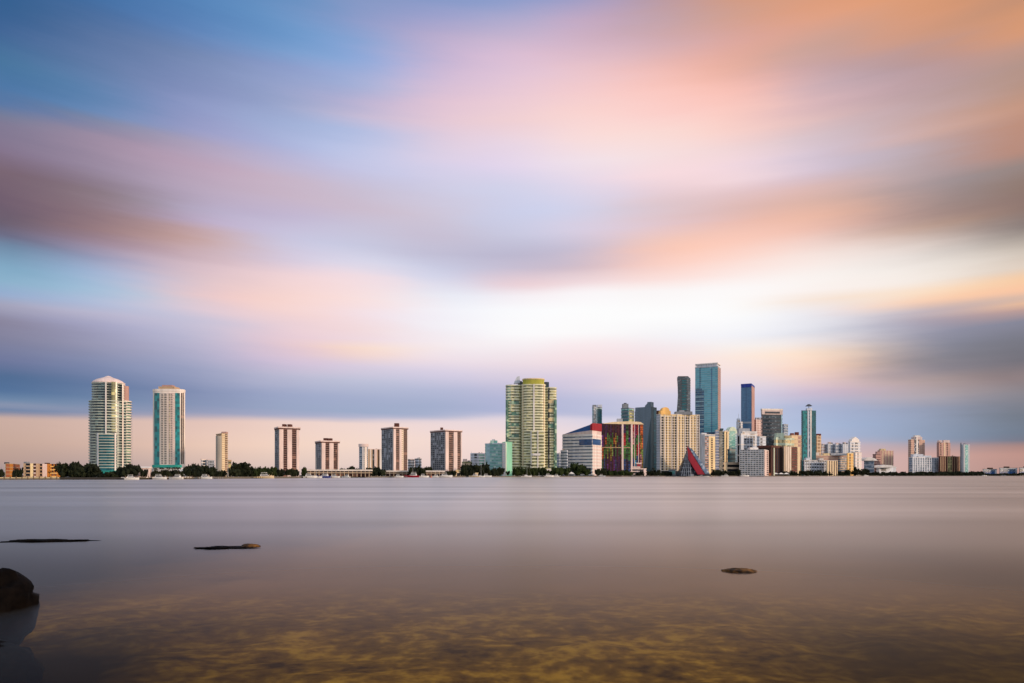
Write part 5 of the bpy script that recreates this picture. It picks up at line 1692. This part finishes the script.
def motor_yacht(px, label, Lm, blue=None, Y=None, rz=0.0, group='moored motor boats'):
    Y = Y or shore(px) - 16
    t = thing('motor_boat', label, 'boat', (gx(px, Y), Y, 0.05), group)
    t.rotation_euler = (0, 0, rz)
    Lm *= 1.2
    W, H = Lm * .28, Lm * .125
    link('hull', hull(Lm, W, H, None).mesh('hull'), blue or 'hull_white', t)
    dh = link('deck_house', MB().loft([[(-Lm * .34, -W * .38, H * .9), (Lm * .2, -W * .34, H * .9), (Lm * .2, W * .34, H * .9), (-Lm * .34, W * .38, H * .9)],
                                  [(-Lm * .30, -W * .34, H * 2.1), (Lm * .06, -W * .3, H * 2.1), (Lm * .06, W * .3, H * 2.1), (-Lm * .30, W * .34, H * 2.1)]]).mesh('deck_house'), 'hull_white', t)
    link('windscreen', MB().box(-Lm * .26, Lm * .135, -W * .365, W * .365, H * 1.4, H * 1.85).mesh('windscreen'), 'shadow_window', dh)
    fr_o = link('flybridge_roof', MB().box(-Lm * .28, Lm * .04, -W * .3, W * .3, H * 2.75, H * 2.9).mesh('flybridge_roof'), 'canvas_white', t)
    for sx in (-.26, .02):
        for sy in (-.27, .27):
            link('roof_post', MB().tube((Lm * sx, W * sy, H * 2.1), (Lm * sx, W * sy, H * 2.76), .08, .08, 5).mesh('roof_post'), 'steel', fr_o)
    return t


def sail_boat(px, label, Lm, mast_py, Y=None, rz=0.0):
    Y = Y or shore(px) - 18
    t = thing('sailing_boat', label, 'sailboat', (gx(px, Y), Y, 0.05), 'moored sailing boats')
    t.rotation_euler = (0, 0, rz)
    W, H = Lm * .25, Lm * .09
    link('hull', hull(Lm, W, H, None).mesh('hull'), 'hull_white', t)
    link('cabin', MB().loft([[(-Lm * .2, -W * .28, H * .9), (Lm * .22, -W * .22, H * .9), (Lm * .22, W * .22, H * .9), (-Lm * .2, W * .28, H * .9)],
                             [(-Lm * .17, -W * .22, H * 1.6), (Lm * .12, -W * .16, H * 1.6), (Lm * .12, W * .16, H * 1.6), (-Lm * .17, W * .22, H * 1.6)]]).mesh('cabin'), 'hull_white', t)
    zt = gz(mast_py, Y)
    link('mast', MB().tube((Lm * .06, 0, H), (Lm * .06, 0, zt), .16, .1, 6).mesh('mast'), 'steel', t)
    link('boom', MB().tube((Lm * .06, 0, H * 2.2), (-Lm * .38, 0, H * 2.0), .14, .1, 5).mesh('boom'), 'canvas_white', t)
    link('forestay', MB().tube((Lm * .06, 0, zt - .2), (Lm * .48, 0, H * 1.3), .03, .03, 4).mesh('forestay'), 'steel', t)
    return t


motor_yacht(132, 'small white motor boat at the left end of the long white dock', 7, rz=.2)
motor_yacht(160, 'white motor boat at the middle of the long white dock', 8, rz=-.1)
motor_yacht(176, 'white motor boat at the right end of the long white dock', 8, rz=3.2)
motor_yacht(206, 'white motor boat at the short grey dock', 8)
motor_yacht(266, 'cream hulled motor boat left of the leftmost striped tower', 12, blue='cream_paint')
motor_yacht(310, 'white motor boat moored left of the blue hulled boat', 11, rz=.1)
motor_yacht(323.6, 'motor boat with a blue hull below the shortest striped tower', 12, blue='hull_blue', rz=3.1)
motor_yacht(335, 'white motor boat right of the blue hulled boat', 9)
motor_yacht(346, 'small white motor boat below the long colonnade', 8, rz=3.0)
motor_yacht(399, 'small white motor boat left of the red hulled boat', 9)
motor_yacht(412, 'white motor boat with a red hull below the right colonnade', 15, blue='hull_red', rz=3.14)
motor_yacht(424, 'white motor boat right of the red hulled boat', 10, rz=.15)
motor_yacht(435, 'small white motor boat between the red hulled boat and the big white one', 9, rz=3.3)
motor_yacht(446, 'big white motor boat in front of the widest striped tower', 14)
motor_yacht(474, 'cream motor boat before the cream boat shed', 12, blue='cream_paint', rz=3.1)
sail_boat(480.5, 'white sailing boat with a bare mast below the grove', 13, 464.2)
motor_yacht(487, 'white motor boat right of the sailing boat below the grove', 11)
sail_boat(526.4, 'white sailing boat moored in front of the twin-slot tower', 16, 464.8)
motor_yacht(549, 'white motor boat right of the sailing boat before the twin-slot tower', 12, rz=.1)
motor_yacht(555.5, 'small white motor boat below the bright green trees', 10, rz=3.3)
motor_yacht(602, 'pale grey motor boat below the rainbow building', 10, blue='pale_grey')
motor_yacht(682, 'large white yacht left of the pyramid foot', 18, rz=.1)
motor_yacht(693, 'largest white yacht moored before the pyramid', 24, rz=3.1)
motor_yacht(705.5, 'white yacht at the red foot of the pyramid', 13)
motor_yacht(725, 'low white motor boat before the dark trees right of the pyramid', 12, rz=3.1)
motor_yacht(745, 'white motor boat below the left half of the white gridded slab', 14)
motor_yacht(866, 'small white motor boat below the trees of the white arched tower', 10)
sail_boat(984.5, 'dark grey sailing boat far off at the right end of the shore', 14, 465.4)
sail_boat(315.4, 'sailing boat with a tall thin mast below the shortest striped tower', 14, 456)
sail_boat(412.2, 'sailing boat with a thin mast behind the red hulled boat', 12, 463.4, Y=shore(412) - 6)

# buoy
Yb = shore(431) - 70
t = thing('marker_buoy', 'orange marker buoy floating before the moored boats', 'buoy', (gx(431.2, Yb), Yb, 0))
link('float', MB().loft([[(math.cos(i * math.pi / 4) * r_, math.sin(i * math.pi / 4) * r_, z) for i in range(8)] for r_, z in ((.6, -.4), (1.1, 0), (1.1, .5), (.4, 1.0))]).mesh('float'), 'buoy_orange', t)
link('topmark', MB().tube((0, 0, .9), (0, 0, 2.6), .5, .12, 8).mesh('topmark'), 'buoy_orange', t)

# marquees
def marquee(px, wpx, label, ytop, Y=None, waves=1):
    Y = Y or shore(px) + 6
    W = wpx * Y / K
    t = thing('marquee', label, 'marquee', (gx(px, Y), Y, LAND_Z - .05), 'white marquees on the waterfront')
    h = max(2.2, (gz(ytop, Y) - LAND_Z))
    for k in range(waves):
        x0 = -W / 2 + W * k / waves
        x1 = x0 + W / waves
        xm = (x0 + x1) / 2
        link('canvas_roof', MB().loft([[(x0, -3, h * .55), (x1, -3, h * .55), (x1, 3, h * .55), (x0, 3, h * .55)], [(xm - .3, -.3, h), (xm + .3, -.3, h), (xm + .3, .3, h), (xm - .3, .3, h)]]).mesh('canvas_roof'), 'canvas_white', t)
    for x in (-W / 2 + .2, W / 2 - .2):
        for y in (-2.7, 2.7):
            link('pole', MB().tube((x, y, 0), (x, y, h * .56), .12, .12, 5).mesh('pole'), 'steel', t)
    return t


marquee(571.4, 6, 'white peaked marquee between the bright green trees', 471.8)
marquee(758, 14, 'long low white canopy at the foot of the white gridded slab', 473.0, waves=3)
marquee(781, 16, 'long wavy white canopy at the foot of the brown ribbed building', 472.6, waves=3)

# small waterfront houses
def house(px0, px1, ytop, label, wall='white_paint', roof='warm_white', Y=None, cat='house'):
    pm = (px0 + px1) / 2
    Y = Y or shore(pm) + 20
    w = Tower('waterfront_house', label, px0, px0 + .4, px1, ytop + 1.4, Y, a=80, wall=wall, cat=cat)
    C, dr, nr, Rn = w.faces['R']
    _, dl, nl, Ln = w.faces['L']
    a0, b0 = C + nr * .5 - dr * .5, C + dr * (Rn + .5) + nr * .5
    c0, d0 = b0 + dl * (Ln + 1), a0 + dl * (Ln + 1)
    m0, m1 = (a0 + d0) / 2, (b0 + c0) / 2
    mb = MB()
    z0, z1 = w.top - .05, gz(ytop, Y)
    mb.v = [(a0.x, a0.y, z0), (b0.x, b0.y, z0), (c0.x, c0.y, z0), (d0.x, d0.y, z0), (m0.x, m0.y, z1), (m1.x, m1.y, z1)]
    mb.f = [(0, 1, 5, 4), (2, 3, 4, 5), (1, 2, 5), (3, 0, 4), (3, 2, 1, 0)]
    w.add('roof', mb, roof)
    n = max(2, int((px1 - px0) / 2.5))
    for i in range(n):
        xa = px0 + (px1 - px0) * (i + .3) / n
        w.strip('R', xa, xa + (px1 - px0) * .4 / n, 'shadow_window', ytop + 3, ytop + 6, name='window')
    return w


house(135.5, 149, 466.4, 'white gabled waterfront house right of the domed tower', 'pink_white', 'warm_white')
house(178, 190, 469.4, 'white waterfront house with shaded porch right of the teal striped tower', 'white_paint', 'white_paint')
house(198, 212, 472.4, 'low white waterfront house below the clump left of the slim beige tower', 'warm_white', 'warm_white')
house(221, 229, 472.6, 'tiny pale waterfront house at the foot of the slim beige tower', 'beige_paint', 'tan_paint')
house(257, 271, 472.6, 'low yellowish waterfront house left of the leftmost striped tower', 'cream_paint', 'straw_paint')
house(272, 281, 471.6, 'low pale waterfront house in front of the leftmost striped tower', 'pale_grey', 'pale_grey')
house(491, 497, 471.8, 'tiny white waterfront house before the teal office block', 'white_paint', 'white_paint')
house(600.5, 604, 471.4, 'tiny grey kiosk left of the rainbow building trees', 'pale_grey', 'mid_grey', cat='kiosk')
# terraced pavilion at the right foot of the rainbow building
w = Tower('terrace_restaurant', 'white terraced waterfront restaurant with a pink awning below the rainbow building', 630.4, 631, 646, 468.4, shore(638) + 14, a=78, wall='dark_window', cat='restaurant')
w.bands(3, 'pink_white', 0.35, 1.0, name='terrace').block(633, 640, 466.4, 'pink_white', deep=6).strip('R', 630.6, 632, 'pink_white', proud=1.3, name='pier').strip('R', 643.5, 645.8, 'pink_white', proud=1.3, name='pier')
w.strip('R', 636, 641, 'pink_white', 462.8, 464.0, proud=2.0, name='awning')
w.block(637, 640, 463.4, 'hull_red', name='awning_roof', deep=5)
w = Tower('pump_house', 'small grey green box building before the yellow gridded building', 668.6, 669, 675.8, 469.6, shore(672) + 10, a=76, wall='mid_grey', cat='building')
w.cornice('pale_grey', 0.4, 0.6, name='roof').strip('R', 670, 674.8, 'sea_glass', 471, 474)
w = Tower('terrace_restaurant', 'small brick waterfront bar between the two long white canopies', 764.5, 765, 771.6, 473.0, shore(768) + 5, a=76, wall='rust_paint', cat='bar')
w.cornice('brown_paint', 0.8, 0.7, name='roof').strip('R', 766, 769, 'shadow_window', 474, 475.6)

# street lamps along the marina
lamp_pole = MB().tube((0, 0, 0), (0, 0, 8.5), .16, .1, 6).mesh('pole')
lamp_head = MB().box(-1.2, .2, -.3, .3, 8.45, 8.75).mesh('lamp_head')
for px, lab in ((228, 'street lamp at the foot of the slim beige tower'), (390, 'street lamp between the large dark tree and the right colonnade'), (455, 'street lamp beside the cream clubhouse'), (505, 'street lamp at the foot of the mint green slab')):
    Y = shore(px) + 5
    t = thing('street_lamp', lab, 'lamp', (gx(px, Y), Y, LAND_Z - .05), 'street lamps on the waterfront')
    link('pole', lamp_pole, 'steel', t)
    link('lamp_head', lamp_head, 'steel', t)

# ================================================================== rocks in the near water
m, t, b = new_mat('wet_rock')
nn = t.nodes.new
tcr = nn('ShaderNodeTexCoord')
nr1 = nn('ShaderNodeTexNoise')
nr1.inputs['Scale'].default_value = 3.5
nr1.inputs['Detail'].default_value = 8
t.links.new(tcr.outputs['Object'], nr1.inputs['Vector'])
rr1 = nn('ShaderNodeValToRGB')
rr1.color_ramp.elements[0].position = .4
rr1.color_ramp.elements[0].color = (.0015, .001, .001, 1)
rr1.color_ramp.elements[1].position = .7
rr1.color_ramp.elements[1].color = (.006, .004, .003, 1)
t.links.new(nr1.outputs[0], rr1.inputs[0])
t.links.new(rr1.outputs[0], b.inputs['Base Color'])
b.inputs['Roughness'].default_value = .7
b.inputs['Specular IOR Level'].default_value = .03
bp = nn('ShaderNodeBump')
bp.inputs['Strength'].default_value = .6
bp.inputs['Distance'].default_value = .06
t.links.new(nr1.outputs[0], bp.inputs['Height'])
t.links.new(bp.outputs[0], b.inputs['Normal'])
m2, t2, b2_ = new_mat('weedy_rock')
nn = t2.nodes.new
tcr = nn('ShaderNodeTexCoord')
nr1 = nn('ShaderNodeTexNoise')
nr1.inputs['Scale'].default_value = 5
nr1.inputs['Detail'].default_value = 7
t2.links.new(tcr.outputs['Object'], nr1.inputs['Vector'])
rr1 = nn('ShaderNodeValToRGB')
rr1.color_ramp.elements[0].position = .42
rr1.color_ramp.elements[0].color = (.02, .011, .006, 1)
rr1.color_ramp.elements[1].position = .72
rr1.color_ramp.elements[1].color = (.20, .09, .022, 1)
t2.links.new(nr1.outputs[0], rr1.inputs[0])
t2.links.new(rr1.outputs[0], b2_.inputs['Base Color'])
b2_.inputs['Roughness'].default_value = .8
b2_.inputs['Specular IOR Level'].default_value = .2


def rock(px, py, wx, wy, hz, mat, label, seed, rz=0.0, name='rock', sink=.35, Y=None, rough=.28):
    """px, py: where its waterline stands; size in metres"""
    Y = Y or CAM_H * K / (py - HZ)
    mb = MB()
    nu, nv = 40, 22
    rings = []
    for j in range(nv + 1):
        ph = math.pi * min(max(j / nv, .004), .996)
        ring = []
        for i in range(nu):
            th = 2 * math.pi * i / nu
            d = Vector((math.sin(ph) * math.cos(th), math.sin(ph) * math.sin(th), -math.cos(ph)))
            k = 1 + rough * mnoise.noise(d * 1.6 + Vector((seed, 0, 0))) + rough * .55 * mnoise.noise(d * 3.7 + Vector((0, seed, 0))) + rough * .3 * mnoise.noise(d * 8 + Vector((0, 0, seed)))
            ring.append((d.x * wx * k, d.y * wy * k, d.z * hz * k))
        rings.append(ring)
    mb.loft(rings)
    me = mb.mesh(name)
    for p in me.polygons:
        p.use_smooth = True
    o = link(name, me, mat, None, (gx(px, Y), Y, hz * (1 - 2 * sink)))
    o.rotation_euler = (0, 0, rz)
    return tag(o, label, 'rock')


rock(-5, 607, .82, .9, .84, 'wet_rock', 'big black boulder standing in the water at the left edge', 3.1, rz=.3, sink=.54, rough=.24)
rock(-12, 646, .75, .7, .5, 'wet_rock', 'dark drowned boulder under the surface just in front of the big black one', 5.7, rz=.9, sink=.97, rough=.3)
rock(739, 571.6, .46, .34, .085, 'weedy_rock', 'small brown weedy rock just breaking the water, alone on the right', 7.3, sink=.40)
rock(250, 547.0, .40, .3, .11, 'weedy_rock', 'small brown rock tip at the right end of the thin dark ledge', 9.2, sink=.38)
rock(222, 548.4, 1.2, .35, .075, 'wet_rock', 'thin dark awash ledge left of the brown rock tip', 1.2, sink=.50, rz=.12, rough=.6)
rock(46, 541.6, 1.75, .4, .085, 'wet_rock', 'long dark awash ledge near the left edge, farther out than the boulder', 4.4, sink=.50, rz=.12, rough=.6)
